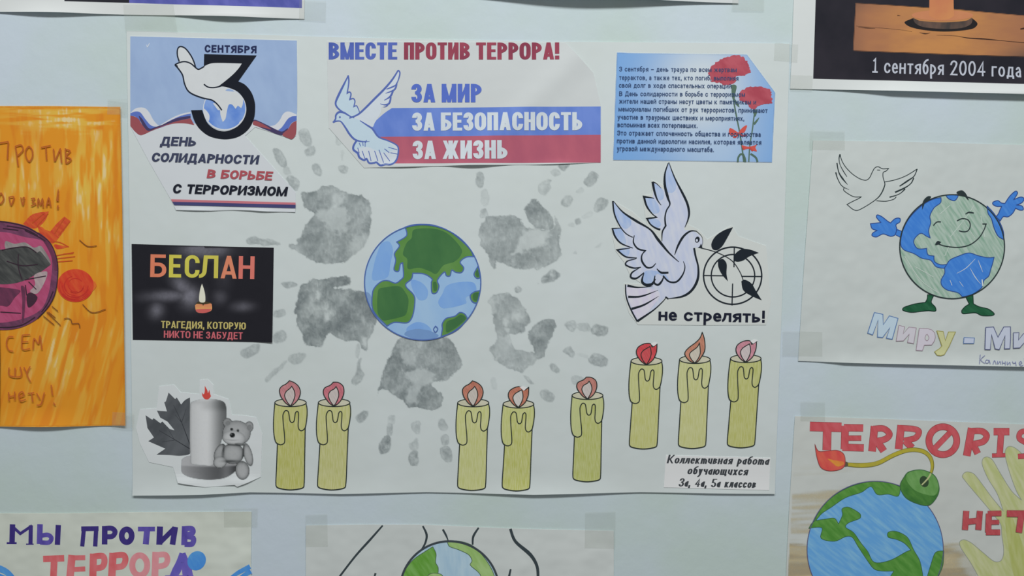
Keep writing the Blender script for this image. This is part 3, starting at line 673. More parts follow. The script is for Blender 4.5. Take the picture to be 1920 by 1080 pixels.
# ---- dark memorial card
c5 = Sheet('memorial_card', P('85,84! 700,102 1362,117! 1350,969! 700,955 96,945!', K7), flat((34, 34, 40), 550, .08, .5), 'black card with a small lit candle under coloured capitals', 'card', CG, under=poster, curl=lambda x, y: .0012*np.clip((x-470)/45, 0, 1)**2*np.clip((y-560)/75, 0, 1)**2, cell=6, region=(470, 550, 1e9, 1e9))
cv = Canvas(90, 90, 1355, 960, 2.5, K7, 550)
ms = sdf(P('90,92 700,108 1356,123 1345,962 700,950 101,940', K7), cv.X, cv.Y) < -1
X, Y = (cv.X-230)*4.8, (cv.Y-440)*4.8
n = vnoise(cv.X, cv.Y, 22, 3)
sm = np.zeros(X.shape)
for cx, cy, rx, ry, a, d in ((740, 130, 190, 70, 0, .75), (540, 460, 110, 60, .7, .6), (620, 560, 90, 90, 0, .75), (430, 550, 210, 45, -.05, .5), (310, 680, 60, 70, .4, .45), (1080, 645, 90, 40, 0, .4), (880, 560, 60, 60, 0, .25), (900, 300, 80, 200, 0, .12), (600, 270, 120, 120, 0, .2)):
    c_, s_ = math.cos(a), math.sin(a); u, v = (X-cx)*c_ + (Y-cy)*s_, -(X-cx)*s_ + (Y-cy)*c_
    sm = np.maximum(sm, d*np.exp(-(u/rx)**2 - (v/ry)**2))
cv.C[:] = alb((118, 118, 128), 550); cv.A = np.where(ms, np.clip(1.25*sm*(.45+1.1*n), 0, .9), 0)
cv.build('smoke', c5, None, paint_mat(.1))
p = Part('candle', c5)
p.fill(P('655,635! 680,612 700,600 750,602 805,622! 808,668 785,692 720,704 668,692', K7), crayon((218, 160, 96), (206, 110, 96), 560, 1.57, 60, 2))
p.fill(P('665,672 800,668 780,694 720,705 672,694', K7), flat((196, 96, 92), 570))
p.fill(P('660,622! 690,600 750,600 800,612 770,622 735,628 728,640 720,626', K7), flat((66, 58, 40), 560))
p.done()
p = Part('flame', c5); p.fill(P('718,440! 738,500 748,560 742,606 698,604 692,560 702,490', K7), flat((226, 222, 196), 560)); p.done()
co_, cyl = [(208, 122, 92), (196, 188, 78), (196, 190, 80), (192, 184, 80), (206, 128, 98), (204, 112, 100)], []
p = Part('lettering', c5, label='orange and yellow lettering')
for ch, x0, x1, c in zip('БЕСЛАН', (252, 420, 562, 700, 884, 1046), (396, 530, 694, 862, 1030, 1188), co_):
    yb = 380 + (x0-252)*.02; text(p, ch, (x0, yb), (x1, yb + (x1-x0)*.02), 204, crayon(c, [min(255, v+8) for v in c], 500, 0, 40, 2), wt=.185, wh=.15, R=.22, k=K7)
p.done()
nar = dict(wt=.2, wh=.15, R=.25, gap=.13, space=.32, k=K7)
words(c5, 'lettering', [('ТРАГЕДИЯ, КОТОРУЮ', (350, 838), (1112, 853), 64, flat((184, 172, 106), 610), nar)], 'small yellow lettering')
words(c5, 'lettering', [('НИКТО НЕ ЗАБУДЕТ', (375, 926), (1084, 941), 64, flat((190, 98, 106), 630), nar)], 'small pink lettering')

# ---- candle and bear cutout
c6 = Sheet('photo_cutout', P('192,118! 330,103! 388,172 505,184 562,188 566,60! 640,52 690,105 694,190 830,236! 862,380 960,384 1082,402! 1140,560 1128,950! 1010,1000 915,1036 890,1020 620,1042 370,1002! 320,860! 100,815! 15,640 -20,500 15,330 170,318!', K8b), paper((197, 203, 204), 820, .2), 'cut-out photo of a white candle, dark leaf and grey teddy bear', 'cut-out', CG, under=poster,
           curl=lambda x, y: .0012*np.exp(-((y-905)/12)**2)*(.5+.5*np.sin(x/17)), region=(-1e9, 870, 1e9, 1e9))
p = Part('maple_leaf', c6)
p.fill(P('280,175! 340,235! 355,220! 395,285! 430,245 476,220! 482,722 400,755 290,750 168,746! 250,690! 180,660 92,622! 145,588! 85,500! 68,383! 130,425! 142,410! 205,457! 222,440! 290,510! 335,522! 270,442! 203,405! 172,340! 265,348! 240,265! 255,255!', K8b), crayon((72, 76, 80), (92, 96, 100), 800, -.6, 30, 2))
p.lines('480,665 400,450 325,290|8-5-3;480,695 340,610 195,525|8-5-3;400,450 340,380|4-2;400,450 440,330|4-2;340,610 220,630|4-2;330,600 280,520|3-2', K8b, 5, flat((46, 49, 54), 800))
p.done()
cv = Canvas(395, 755, 915, 980, 1.6, K8b, 820); X, Y = (cv.X-260)*4.909, (cv.Y-700)*4.909
m = sdf(smooth(P('400,800 425,772 485,755 485,820 560,842 690,832 900,815 906,880 800,955 640,973 480,950 402,905', K8b), True), cv.X, cv.Y)
t = np.clip((X-400)/500, 0, 1); top = 1 - sstep(-1, 3, (Y - (842 + 8*np.sin(t*3.1)))/4.9)
g = np.clip(148 - 100*t + 40*np.exp(-((X-820)/60)**2), 52, 170)*(1-top) + (168 - 30*t)*top
cv.C = np.stack([np.interp(g, np.arange(256), [alb((i, i+2 if i < 254 else i, i+4 if i < 252 else i), 850)[j] for i in range(256)]) for j in range(3)], -1); cv.A = 1 - sstep(-.8, .8, m)
cv.build('candle_plate', c6, None, paint_mat(.04))
cv = Canvas(472, 225, 815, 860, 1.6, K8b, 800); X, Y = (cv.X-260)*4.909, (cv.Y-700)*4.909
m = sdf(smooth(P('480,282 540,245 620,235 720,240 800,278 808,420 780,560 740,700 695,835 600,842 540,836 485,820', K8b), True), cv.X, cv.Y)
t = np.clip((X-480)/320, 0, 1)
g = 176 + 22*np.sin(t*3.0 + .2) - 76*sstep(.45, 1.0, t) - 22*np.exp(-((Y-300)/40)**2)*sstep(.2, .5, t) - 14*(1-sstep(0, .06, t))
g = g - 12*np.exp(-((Y-262)/22)**2)
GR = lambda g, y: np.stack([np.interp(np.clip(g, 0, 250), np.arange(251), [alb((i, i+3, i+4), y)[j] for i in range(251)]) for j in range(3)], -1)
cv.C = GR(g, 800); cv.A = 1 - sstep(-.8, .8, m)
cv.build('candle', c6, None, paint_mat(.03))
p = Part('flame', c6, label='small red flame')
p.fill(P('612,112! 634,150 642,182! 655,148! 662,186 670,208! 645,236 612,234 590,205! 586,172! 602,190 612,165', K8b), flat((196, 74, 66), 740)); p.done()
cv = Canvas(680, 395, 1070, 985, 1.5, K8b, 830); X, Y = (cv.X-260)*4.909, (cv.Y-700)*4.909
G_ = np.zeros(X.shape); AA = np.zeros(X.shape)
def blob(cx, cy, rx, ry, ang, base, shade):
    global G_, AA
    c_, s_ = math.cos(ang), math.sin(ang); u, v = ((X-cx)*c_ + (Y-cy)*s_)/rx, (-(X-cx)*s_ + (Y-cy)*c_)/ry
    r = np.sqrt(u*u + v*v); mk = 1 - sstep(1 - 3.5/min(rx, ry), 1 + 3.5/min(rx, ry), r)
    gg = base - shade*np.clip(r, 0, 1)**4 + 6*(vnoise(cv.X, cv.Y, 4, 2) - .45)
    G_ = G_*(1-mk) + gg*mk; AA = np.maximum(AA, mk)
for a in ((820, 450, 42, 40, 0, 140, 40), (1018, 490, 40, 50, .2, 150, 40), (1010, 745, 38, 105, -.25, 160, 50), (750, 720, 42, 80, .5, 150, 45), (870, 735, 102, 95, 0, 160, 60), (905, 545, 128, 112, .1, 160, 40), (880, 592, 106, 68, .12, 182, 45),
          (930, 650, 40, 12, .1, 120, 20), (825, 455, 22, 20, 0, 120, 10), (1022, 495, 20, 26, .2, 122, 10), (752, 815, 60, 52, -.1, 168, 45), (958, 888, 64, 84, -.15, 160, 70), (860, 512, 12, 13, 0, 40, 10), (918, 524, 11, 12, 0, 45, 10), (866, 566, 24, 22, 0, 26, 6), (858, 558, 6, 5, 0, 120, 5)): blob(*a)
G_ = np.where(AA > 0, G_, 150)
G_ -= 75*np.exp(-(((Y - 655 - (X-870)*.08)/9)**2))*np.exp(-((X-880)/85)**2) + 60*np.exp(-((X-965+(Y-740)*.1)/9)**2)*np.exp(-((Y-730)/70)**2) + 60*np.exp(-((X-785)/9)**2)*np.exp(-((Y-700)/60)**2) + 70*np.exp(-((Y-805)/11)**2)*np.exp(-((X-850)/70)**2) + 35*np.exp(-((Y-612-((X-880)/40)**2*-2)/5)**2)*np.exp(-((X-860)/55)**2)
cv.C = GR(G_, 830); cv.A = AA
cv.build('teddy_bear', c6, None, paint_mat(.04))

# ---- globe
KG = (670, 400, 4.32)
gc = [(670 + (530 + 474*math.cos(t))/4.32, 400 + (559 + 470*math.sin(t))/4.32) for t in np.linspace(0, 2*math.pi, 72, endpoint=False)]
c7 = Sheet('globe_cutout', gc, crayon((142, 178, 222), (154, 186, 226), 540, .4, 25, 1.5), 'round pasted globe with green continents at the centre of the handprints', 'globe', CG, under=poster)
ob, mg, dg = flat((78, 104, 164), 530), crayon((86, 134, 66), (98, 142, 78), 520, .4, 30, 2), crayon((62, 108, 66), (70, 116, 70), 520, .3, 30, 2)
p = Part('ocean_shading', c7); oc = crayon((118, 160, 218), (128, 168, 222), 540, .4, 30, 2)
for t in ('200,240 260,230 290,300 270,400 250,510 180,540 120,530 140,400 170,300', '720,590 800,560 940,560 960,640 880,680 880,730 700,770 655,720 690,650', '440,540 520,560 570,620 560,690 500,700 450,620', '400,930 480,880 560,900 600,960 480,1000 420,985'): p.fill(P(t, KG), oc)
p.fill(P('385,985 400,955 480,935 540,940 590,950 660,990 590,1018 480,1018', KG), flat((112, 146, 192), 620))
p.fill(P('72,640 100,650 120,690 125,760 90,720', KG), flat((122, 152, 190), 560))
p.done()
LA = '388,112! 450,94 530,89 620,97 740,142 850,227 920,300 940,350! 880,355 833,395 862,440 845,478 800,478 765,460 752,505 722,505 705,475 650,540 662,590 642,642 605,642 600,560 605,530 540,490 450,485! 440,530 395,570 400,600 450,650 467,690 460,780 440,850 402,886 300,882 242,912! 160,830 122,760 125,640 150,590 200,550 250,545 310,565 350,540 375,510 368,400! 350,410 335,468 298,455 312,380 302,325 342,265 320,232! 400,180'
LB = '690,930! 688,895 720,850 790,832 830,802 870,815 893,852! 830,925 760,970 680,995!'
LC = '978,428! 962,455 945,495 968,525 996,520!'; LD = '994,625! 950,635 915,665 930,712 965,725 982,690!'
for t, inner in ((LA, '460,132 620,125 740,170 845,290 832,350 780,395 700,420 640,490 590,470 500,440 412,450 405,370 370,330 400,240 440,200;170,622 220,600 340,590 390,640 415,700 405,790 380,830 240,865 200,860 165,800;615,560 640,560 645,620 620,625'), (LB, '725,880 790,850 840,820 880,850 830,900 760,950 720,960;'), (LC, '960,470 985,460 985,510 965,510;'), (LD, '940,650 985,645 975,705 940,700;')):
    p = Part('continent', c7); p.fill(P(t, KG), mg)
    for i_ in inner.split(';'):
        if i_: p.fill(P(i_, KG), dg)
    p.line(P(t, KG), 9/4.32, ob, True); p.done()
p = Part('outline', c7)
p.line([(670 + (530 + 470*math.cos(t))/4.32, 400 + (559 + 466*math.sin(t))/4.32, False) for t in np.linspace(0, 2*math.pi, 60, endpoint=False)], 9/4.32, ob, True)
p.line(P('635,912! 652,935 635,962 618,938', KG), 8/4.32, ob, True); p.done()

# ---- eight coloured candles
KT = (0, 0, 1)
WAX = '155,290! 148,380 145,470 150,560 165,620 190,640 215,643 240,625 240,570 232,500 225,430 225,390 240,360 255,355 270,365 278,400 285,440 300,455 318,445 325,410 330,375 345,360 357,375 357,430 355,480 362,510 380,523 400,515 415,495 425,440 430,380 428,330 418,290!'
BODY = '180,640! 172,990! 195,1008 290,1021 385,1008 410,990! 415,495!'
FL = {'round': ('285,318! 245,290 210,245 195,205 195,175 215,150 250,130 277,103! 320,120 355,150 370,190 365,230 345,270 310,305', '287,315! 258,280 240,240 240,215 255,190 280,170 297,150! 318,185 325,225 315,265 300,297'),
      'soft': ('285,318! 245,290 207,240 193,200 205,165 250,142 275,116! 318,118 357,145 368,190 360,235 340,275 310,305', '287,315! 258,280 240,240 240,215 255,190 285,172 300,152! 318,185 325,225 315,265 300,297'),
      'low': ('285,318! 245,293 207,247 193,210 205,178 250,156 275,132! 318,134 357,159 368,201 360,242 340,279 310,306', '287,316! 258,283 240,247 240,224 255,201 285,184 300,166! 318,196 325,233 315,270 300,299'),
      'tall': ('285,319! 235,296 202,256 200,228 230,192 285,151 325,111 343,63! 362,111 372,175 368,220 345,264 315,304', '287,316! 258,288 240,256 245,232 275,208 305,184 322,151! 330,200 332,236 318,276 300,302'),
      'cut': ('285,318! 245,293 210,252 197,211 210,175 250,149 290,140 318,145 330,170! 345,165 372,145! 372,202 362,238 345,275 310,307', '287,316! 258,284 240,247 240,225 255,202 285,182 312,167! 322,197 325,234 315,270 300,299')}
def candle(bl, br, tl, kind, fc, fc2, label, wax, fold):
    def M(txt):
        out = []
        for x, y, c in P(txt):
            u, v = (x-172)/240, (990-y)/700
            out.append((bl[0] + u*(br[0]-bl[0]) + v*(tl[0]-bl[0]), bl[1] + u*(br[1]-bl[1]) + v*(tl[1]-bl[1]), c))
        return out
    y = int((bl[1]+tl[1])/2)
    fl, core = FL[kind]
    ftop = [q for q in smooth(M(fl), True)]
    rim_l, rim_r = M('155,290 170,268 205,258'), M('370,260 400,272 418,290')
    body_r = M('410,990! 415,495!'); wr_ = M('425,440 430,380 428,330')
    wl_ = M('148,380 145,470 150,560 165,620 190,640! 180,640!')
    bot = M('172,990! 195,1008 290,1021 385,1008')
    fo = M(fl); n2 = len(fo)
    outl = bot + body_r + wr_[:] + list(reversed(rim_r)) + list(reversed(fo[2:]))  + list(reversed(rim_l)) + wl_
    sh = Sheet('candle_cutout', [(q[0], q[1]) for q in smooth(outl, True, 3)], paper((196, 202, 196), y, .05), label, 'candle', 'coloured-in candle cut-outs on the poster', under=poster)
    sh.gap = 1.6e-5
    lnk = flat((38, 46, 44), y)
    rim = ell(*M('288,288')[0][:2], .5*(br[0]-bl[0])*1.11, 7.4)
    b = Part('candle_body', sh)
    b.fill(M('178,330 182,640! 172,990! 195,1008 290,1021 385,1008 410,990! 415,495! 420,330'), crayon(wax[0], wax[1], y, 0, 110, 9, .36, .7))
    b.line(M('180,640 175,820 172,985 195,1008 290,1021 385,1008 410,988 413,740 415,495'), 1.9, lnk); b.done()
    d_ = Part('melted_wax', sh); d_.fill(M(WAX), crayon(wax[2], wax[1], y, 0, 110, 6, .36, .7))
    d_.line(M(WAX), 1.9, lnk); d_.done()
    t_ = Part('candle_top', sh); t_.fill(rim, crayon((178, 178, 152), (190, 188, 168), y, 1.3, 80, 4)); t_.line(rim, 1.8, lnk, True); t_.done()
    f = Part('flame', sh); f.fill(M(fl), crayon(fc, [min(250, v+22) for v in fc], y-60, .5, 120, 5)); f.line(M(fl), 1.8, lnk, True)
    fo_ = f.done()
    g = Part('flame_core', sh, fo_); g.fill(M(core), crayon(fc2, [min(250, v+12) for v in fc2], y-60, .5, 120, 5)); g.line(M(core), 1.7, lnk, True); g.done()
    if fold:
        q = M(fold); t = Part('folded_tip', sh, None, 'white folded-over paper tip'); t.fill(q, flat((238, 240, 240), y-60, .01), sm=False); t.done()
    return sh
Wx = [((166, 168, 92), (184, 184, 130), (176, 178, 112)), ((172, 174, 112), (188, 188, 142), (176, 178, 116)), ((176, 180, 118), (190, 192, 146), (180, 184, 122)), ((168, 172, 96), (188, 190, 138), (176, 182, 116)),
      ((164, 170, 98), (182, 186, 134), (174, 182, 128)), ((176, 178, 112), (188, 190, 140), (178, 182, 124)), ((180, 182, 122), (192, 194, 148), (182, 186, 132)), ((172, 174, 104), (186, 188, 134), (170, 174, 106))]
halos = []
core_ = (180, 172, 168)
for i_, (bl, br, tl, kind, fc, fc2, label, fold) in enumerate((
    ((518.2, 910), (571, 911), (519.8, 754.4), 'round', (170, 112, 116), core_, 'yellow candle cut-out with pink flame, nearest the teddy bear', None),
    ((596, 910), (649, 911), (601.3, 754.4), 'soft', (174, 100, 110), core_, 'yellow candle cut-out with rose flame, second from the teddy bear', None),
    ((858.2, 911), (910.6, 912), (862, 754.8), 'round', (166, 106, 88), (180, 174, 166), 'yellow candle cut-out with brown flame, below right of the globe', None),
    ((941.6, 911.5), (993.2, 912.5), (947, 757), 'cut', (166, 104, 84), (186, 184, 180), 'yellow candle cut-out with clipped brown flame on the bottom edge', '290,140! 318,136! 360,147! 330,175!'),
    ((1074, 895), (1125.8, 896), (1076.2, 741), 'low', (168, 112, 102), (182, 176, 172), 'yellow candle cut-out standing alone and slightly higher on the bottom row', None),
    ((1179.7, 833.8), (1231.7, 834.6), (1186.5, 676.6), 'cut', (182, 62, 68), (184, 76, 80), 'yellow candle cut-out with solid red flame under the dove', '318,145! 350,131! 380,136! 345,165!'),
    ((1271.4, 832.9), (1322.8, 833.6), (1277.4, 673.8), 'tall', (172, 116, 94), (186, 180, 166), 'yellow candle cut-out with a tall brown flame in the upper row', None),
    ((1363, 831.7), (1414.5, 832.2), (1372.6, 672.2), 'cut', (178, 122, 134), (186, 176, 176), 'yellow candle cut-out with pale pink clipped flame, nearest the poster edge', '318,145! 350,129! 385,136! 345,165!'))):
    candle(bl, br, tl, kind, fc, fc2, label, Wx[i_], fold)
# ---- caption strip
c8 = Sheet('caption_strip', P('1248,853! 1444,858! 1441,918! 1244,913!'), paper((203, 208, 207), 880, .05), 'white paper strip with a three-line italic caption', 'caption', CG, under=poster)
KC = (1140, 600, 3.272)
cap = dict(wt=.22, wh=.1, R=.3, gap=.1, shear=.24, xh=.66, it=True, k=KC, space=.5)
cm = flat((58, 62, 66), 890)
words(c8, 'lettering', [('Коллективная работа', (358, 877), (982, 887), 52, cm, cap)])
words(c8, 'lettering', [('обучающихся', (482, 944), (852, 951), 52, cm, cap)])
words(c8, 'lettering', [('3а, 4а, 5а классов', (428, 1018), (900, 1027), 50, cm, cap)])

# ================================================================== the other papers on the wall
DG = 'drawings and prints taped up around the collage poster'
# ---- orange drawing
o1 = Sheet('child_drawing', P('-230,199! 100,199 227,201! 231,400 234,600 237,797! 120,799 -230,799!'), crayon((210, 138, 44), (214, 164, 66), 500, .05, 28, 6, .4, .75), 'orange crayoned drawing of a purple ball, cut by the left edge', 'drawing', DG,
           curl=lambda x, y: .003*np.clip((y-760)/40, 0, 1)**2*np.exp(-((x-80)/70)**2) + .0015*np.clip((x-190)/45, 0, 1)**2, cell=6)
o1.gap = 3e-5
O1, O2, O3 = (0, 180, 3.373), (0, 480, 3.177), (0, 380, 4.154)
rg = random.Random(8)
cv = Canvas(-14, 201.5, 236, 797, 1.5, None, 480); X, Y = cv.X, cv.Y
ed = sdf(P('-230,202 100,202 226,203.5 230,400 233,600 236,796 120,797.5 -230,797.5'), X, Y)
lean = np.where(Y > 600, (Y-600)*.25, 0)
v1, v2, v3 = vnoise(X+lean, Y/9, 7, 21, 3), vnoise(X+lean+40, Y/6, 13, 22, 3), vnoise(X+lean+9, Y/5, 5, 23, 2)
h1 = vnoise(X/9, Y, 7, 24, 3); big = vnoise(X, Y, 70, 25, 2)
top = 1 - sstep(225, 262, Y + 18*(big-.4))
st = v1*(1-top) + h1*top
patch = np.clip(np.exp(-((X-165)/48)**2 - ((Y-335)/75)**2)*1.1 + .7*np.exp(-((X-40)/40)**2 - ((Y-345)/60)**2) + .75*np.exp(-((X-120)/70)**2 - ((Y-655)/75)**2) + .5*np.exp(-((X-205)/22)**2 - ((Y-420)/160)**2) + .9*top*np.exp(-((X-120)/80)**2), 0, 1)
yel = np.clip(sstep(.40, .62, st + .16*patch - .03)*(.35 + .65*patch) , 0, 1)[..., None]
whi = (sstep(.56, .66, v3*.5 + st*.5 + .10*patch)*np.clip(patch*1.2, 0, 1)*.85)[..., None]
dar = (sstep(.5, .66, v2 + .06*(1-patch))*.6)[..., None]
oc, yc, wc, dc = (np.array(alb(c, 480)) for c in ((214, 142, 40), (214, 176, 74), (220, 198, 150), (206, 120, 34)))
cv.C = oc*(1-dar) + dc*dar; cv.C = cv.C*(1-yel) + yc*yel; cv.C = cv.C*(1-whi) + wc*whi
cv.A = 1 - sstep(-1, .5, ed)
cv.build('crayon_strokes', o1, None, paint_mat(0))
p = Part('red_flames', o1); rd = crayon((196, 70, 48), (210, 98, 50), 480, .8, 70, 5)
for t in ('185,165! 260,90 385,68! 355,140 290,198 230,192', '325,205 395,225! 440,170 505,108! 555,145! 480,250 420,315 370,285', '430,325 540,345! 450,362', '300,190 345,200 380,290 330,260'): p.fill(P(t, O3), rd)
p.lines('430,415 580,388;440,438 590,420;450,462 570,452;500,400 575,395;400,300 470,310 540,345;430,240 510,115;460,255 545,150;255,160 350,80;290,185 380,85', O3, 8, flat((188, 80, 40), 480)); p.done()
p = Part('red_ball', o1)
p.fill(P('690,590 735,610 755,645 735,680 690,705', O3), crayon((212, 116, 50), (206, 96, 46), 530, .4, 60, 4))
p.fill(ell(592/4.154, 380+645/4.154, 142/4.154, 128/4.154), crayon((200, 60, 44), (208, 84, 50), 530, .5, 60, 4))
for _ in range(14):
    a = rg.uniform(0, 6.28); r = rg.uniform(.3, .95); p.line(ell(592/4.154, 380+645/4.154, 140/4.154*r, 126/4.154*r, 0, 20)[int(a*2):int(a*2)+7], 1.2, flat((186, 52, 44), 530))
p.done()
p = Part('purple_ball', o1)
p.fill(P('-80,132! 80,150 200,178 300,232 390,300 440,400 460,520 442,690 390,805 300,902 180,967 60,990 -80,985!', O3), crayon((98, 60, 84), (122, 70, 100), 500, .9, 60, 4))
p.fill(P('-80,225! 60,232 200,268 340,298 395,380 412,480 402,600 380,720 330,825 220,892 60,930 -80,935!', O3), crayon((176, 82, 118), (164, 70, 104), 500, .7, 60, 4))
p.fill(P('50,300 120,320 200,310 270,350 330,340 400,480 250,420 60,370', O3), crayon((152, 146, 144), (126, 122, 120), 480, .6, 60, 4))
p.fill(P('-80,380! 20,365 120,352 220,345 290,388 322,380 402,482! 330,535 280,562 180,612 60,635 -80,628!', O3), crayon((62, 64, 64), (84, 86, 84), 500, .8, 60, 5))
p.fill(P('275,562 370,535 362,600 300,705 240,690 280,640', O3), crayon((176, 160, 160), (160, 140, 146), 530, .6, 60, 4))
dp = crayon((92, 52, 74), (112, 58, 84), 540, .5, 60, 4)
p.fill(P('-80,650! 160,680 120,740 70,805 10,800 -80,820!', O3), dp); p.fill(P('170,650 200,660 205,760 190,930 178,930 180,760', O3), dp); p.fill(P('215,720 250,700 298,735 270,790 225,812', O3), flat((66, 44, 58), 540))
p.fill(P('300,230 395,305 440,420 455,520 430,520 410,430 370,340', O3), dp)
sk = flat((58, 42, 54), 500)
p.lines('20,370 120,350 220,345 290,388;60,455 180,490 300,480;230,615 290,675;200,600 365,570;150,400 150,500 180,600;-40,140 80,155 200,185 300,238 390,305 440,405 458,520 440,690 390,800 300,900;-40,965 60,970 180,950 280,890;200,215 300,262 360,300;0,230 5,400;10,850 170,860;60,180 200,205 300,255;30,200 150,215;330,850 380,780 420,690;205,640 215,720', O3, 7, sk)
p.done()
p = Part('pencil_marks', o1); pm = flat((120, 72, 40), 550)
p.lines('625,290 690,340 760,335', O3, 6, pm); p.done()
p = Part('pencil_marks', o1); p.lines('650,790 725,855 830,828', O3, 6, pm); p.done()
p = Part('pencil_marks', o1); p.lines('505,905 530,898 560,910 570,940 620,940 628,975', O3, 6, pm); p.done()
p = Part('pencil_marks', o1); p.lines('345,880 430,950;372,850 480,955;412,805 460,845;385,850 440,895', O3, 6, pm)
p.done(); p = Part('pencil_marks', o1); p.lines('2,430 4,480 4,640 3,1000|4-10-8-5', O2, 8, flat((84, 60, 52), 700)); p.done()
rl, ll = flat((176, 96, 44), 300), flat((178, 96, 46), 650)
p = Part('lettering', o1); p.lines('0,300 62,290;-12,310 -10,410;60,292 54,402;105,318 122,445;104,320 142,312 152,345 118,380;190,318 170,345 172,385 192,415 212,385 210,342 190,318;266,328 328,314;296,320 302,408;345,335 352,415;355,412 386,338;388,332 396,425;420,332 424,428;420,338 450,350 426,380 456,402 428,428', O1, 8, rl); p.done()
p = Part('lettering', o1); p.lines('15,612 -5,650 10,682 32,650 15,612;62,642 96,640 78,690 66,645;140,642 152,690 162,640;150,650 160,640;203,650 226,648 212,670 232,682 204,696;246,702 250,650 264,690 276,650 280,706;300,702 316,645 328,702;304,680 322,680;376,592 370,665|5-16;374,692 372,716|9-9', O1, 8, rl); p.done()
p = Part('lettering', o1); p.lines('88,480 58,482 46,520 60,558 88,566;140,470 140,550 187,550;140,470 187,466;140,510 176,508;204,556 210,490 236,520 246,474 256,556', O2, 7, ll); p.done()
p = Part('lettering', o1); p.lines('62,662 66,710 132,714 128,658;98,664 98,712;150,660 168,695;188,655 168,700 190,748', O2, 7, ll); p.done()
p = Part('lettering', o1); p.lines('60,808 62,862;96,805 96,856;60,835 96,830;120,836 150,826 140,806 120,822 130,860 162,850;174,816 212,812;196,815 202,866;226,815 246,850;272,810 252,880 226,886;312,765 320,828;326,870 336,886', O2, 7, ll)
p.done()

# ---- print at the top left
o2 = Sheet('printed_sheet', P('-230,-230! 574,-230! 571,36! 440,33 337,29.5 230,28 117,25 -230,19!'), paper((214, 219, 218), 20, .1), 'white printed sheet with black and violet blocks at the upper left', 'print', DG,
           curl=lambda x, y: np.clip((y+10)/40, 0, 1)**2*(.004*np.exp(-((x-90)/80)**2) + .0035*np.exp(-((x-430)/75)**2)), cell=4)
p = Part('black_block', o2); p.fill(P('110,-230! 243,-230! 243,6! 122,3!'), flat((42, 42, 50), 5), sm=False); p.done()
p = Part('violet_block', o2); p.fill(P('243,-230! 566.5,-230! 566.5,15.6! 400,11! 243,6!'), crayon((84, 90, 166), (104, 108, 184), 5, .6, 50, 2), sm=False); p.done()
# ---- blank sheet at the top
o3 = Sheet('paper_sheet', P('640,-230! 1386,-230! 1384,7! 1245,3 1147,-1 1000,-4 640,-14!'), paper((210, 216, 216), 10, .1), 'pale sheet whose lower edge peeks in at the top', 'paper', DG,
           curl=lambda x, y: np.clip((y+45)/45, 0, 1)**2*.009*np.exp(-((x-1080)/170)**2), cell=10)
# ---- candle photo print at the top right
TR = (1480, 0, 4.364)
o4 = Sheet('memorial_print', P('1495,-230! 2150,-230! 2150,181! 1920,178.5 1700,172.5 1600,169.5 1481,166.5! 1485,80'), paper((212, 218, 217), 100, .1), 'black print of a candle on wooden boards with date lettering', 'print', DG,
           curl=lambda x, y: np.clip((y-130)/45, 0, 1)**2*.0045*np.clip((x-1490)/180, 0, 1)**2, cell=4, region=(-1e9, 126, 1e9, 1e9))
p = Part('black_field', o4); p.fill(P('1536,-230! 2150,-230! 2150,161! 1920,158.5! 1524,148!'), crayon((36, 36, 44), (46, 44, 52), 80, .5, 25, 1), sm=False); p.done()
cv = Canvas(510, 15, 2150, 480, 1.8, TR, 60); X, Y = (cv.X-1480)*4.364, cv.Y*4.364
m = sdf(P('540,28! 900,50! 1150,68! 1350,78! 1600,102! 1920,130! 2200,150! 2200,478! 1920,465! 1300,445! 519,416!', TR), cv.X, cv.Y)
m = 1 - sstep(-.9, .6, m)
n = vnoise(cv.X, cv.Y*3, 30, 4); wgt = np.clip(np.exp(-((X-1250)/560)**2*1.0)*(.55+.9*n), 0, 1)[..., None]
base = np.array(alb((158, 108, 84), 60)); hot = np.array(alb((206, 146, 84), 60)); dk_ = np.array(alb((104, 84, 74), 60))
wgt = wgt*.75
cv.C = base*(1-wgt) + hot*wgt
e = (np.clip((640-X)/200, 0, 1)*.5*(.5+n) + np.clip((X-1650)/300, 0, 1)*np.clip((Y-330)/120, 0, 1)*.8 + .45*np.clip((120-Y)/90, 0, 1)*np.clip((900-X)/400, 0, 1))[..., None]
e = np.clip(e, 0, .85); cv.C = cv.C*(1-e) + dk_*e; cv.A = m
cv.build('wooden_boards', o4, None, paint_mat(0))
p = Part('board_cracks', o4)
p.lines('560,225 640,232 700,236|2-8-2;1060,268 1110,278 1150,270|2-10-2;1200,290 1350,295 1450,312 1600,322 1900,350 2100,362|2-4-12-4-6-8;540,215 900,245 1000,262|2-3-2;880,128 905,130|8-3;1885,240 1930,232|10-16;1500,318 1700,330|3-3', TR, 5, flat((66, 44, 36), 60)); p.done()
p = Part('candle_dish', o4)
p.fill(P('938,185 985,160 1010,150! 1100,185 1250,200 1400,190 1490,150! 1535,195 1500,235 1380,255 1235,260 1080,245 980,220', TR), flat((38, 36, 38), 50))
p.fill(P('1010,152 1050,170 1250,185 1440,172 1490,150 1480,200 1400,232 1250,238 1100,225 1030,195', TR), crayon((104, 84, 74), (70, 64, 62), 50, 0, 40, 3))
p.fill(ell(1480+1248/4.364, 128/4.364, 252/4.364, 44/4.364), crayon((196, 128, 92), (206, 140, 98), 30, .4, 30, 1)); p.done()
p = Part('candle', o4); p.fill(P('1150,-900! 1330,-900! 1340,60 1345,130! 1300,158 1240,165 1180,155 1140,130!', TR), crayon((208, 142, 92), (192, 112, 88), 20, .2, 18, 1)); p.done()
words(o4, 'lettering', [('1 сентября 2004 года', (674, 597), (1890, 636), 122, flat((188, 194, 206), 130), dict(wt=.12, wh=.11, R=.5, gap=.17, xh=.7, space=.34, k=TR))], 'pale grey lettering')

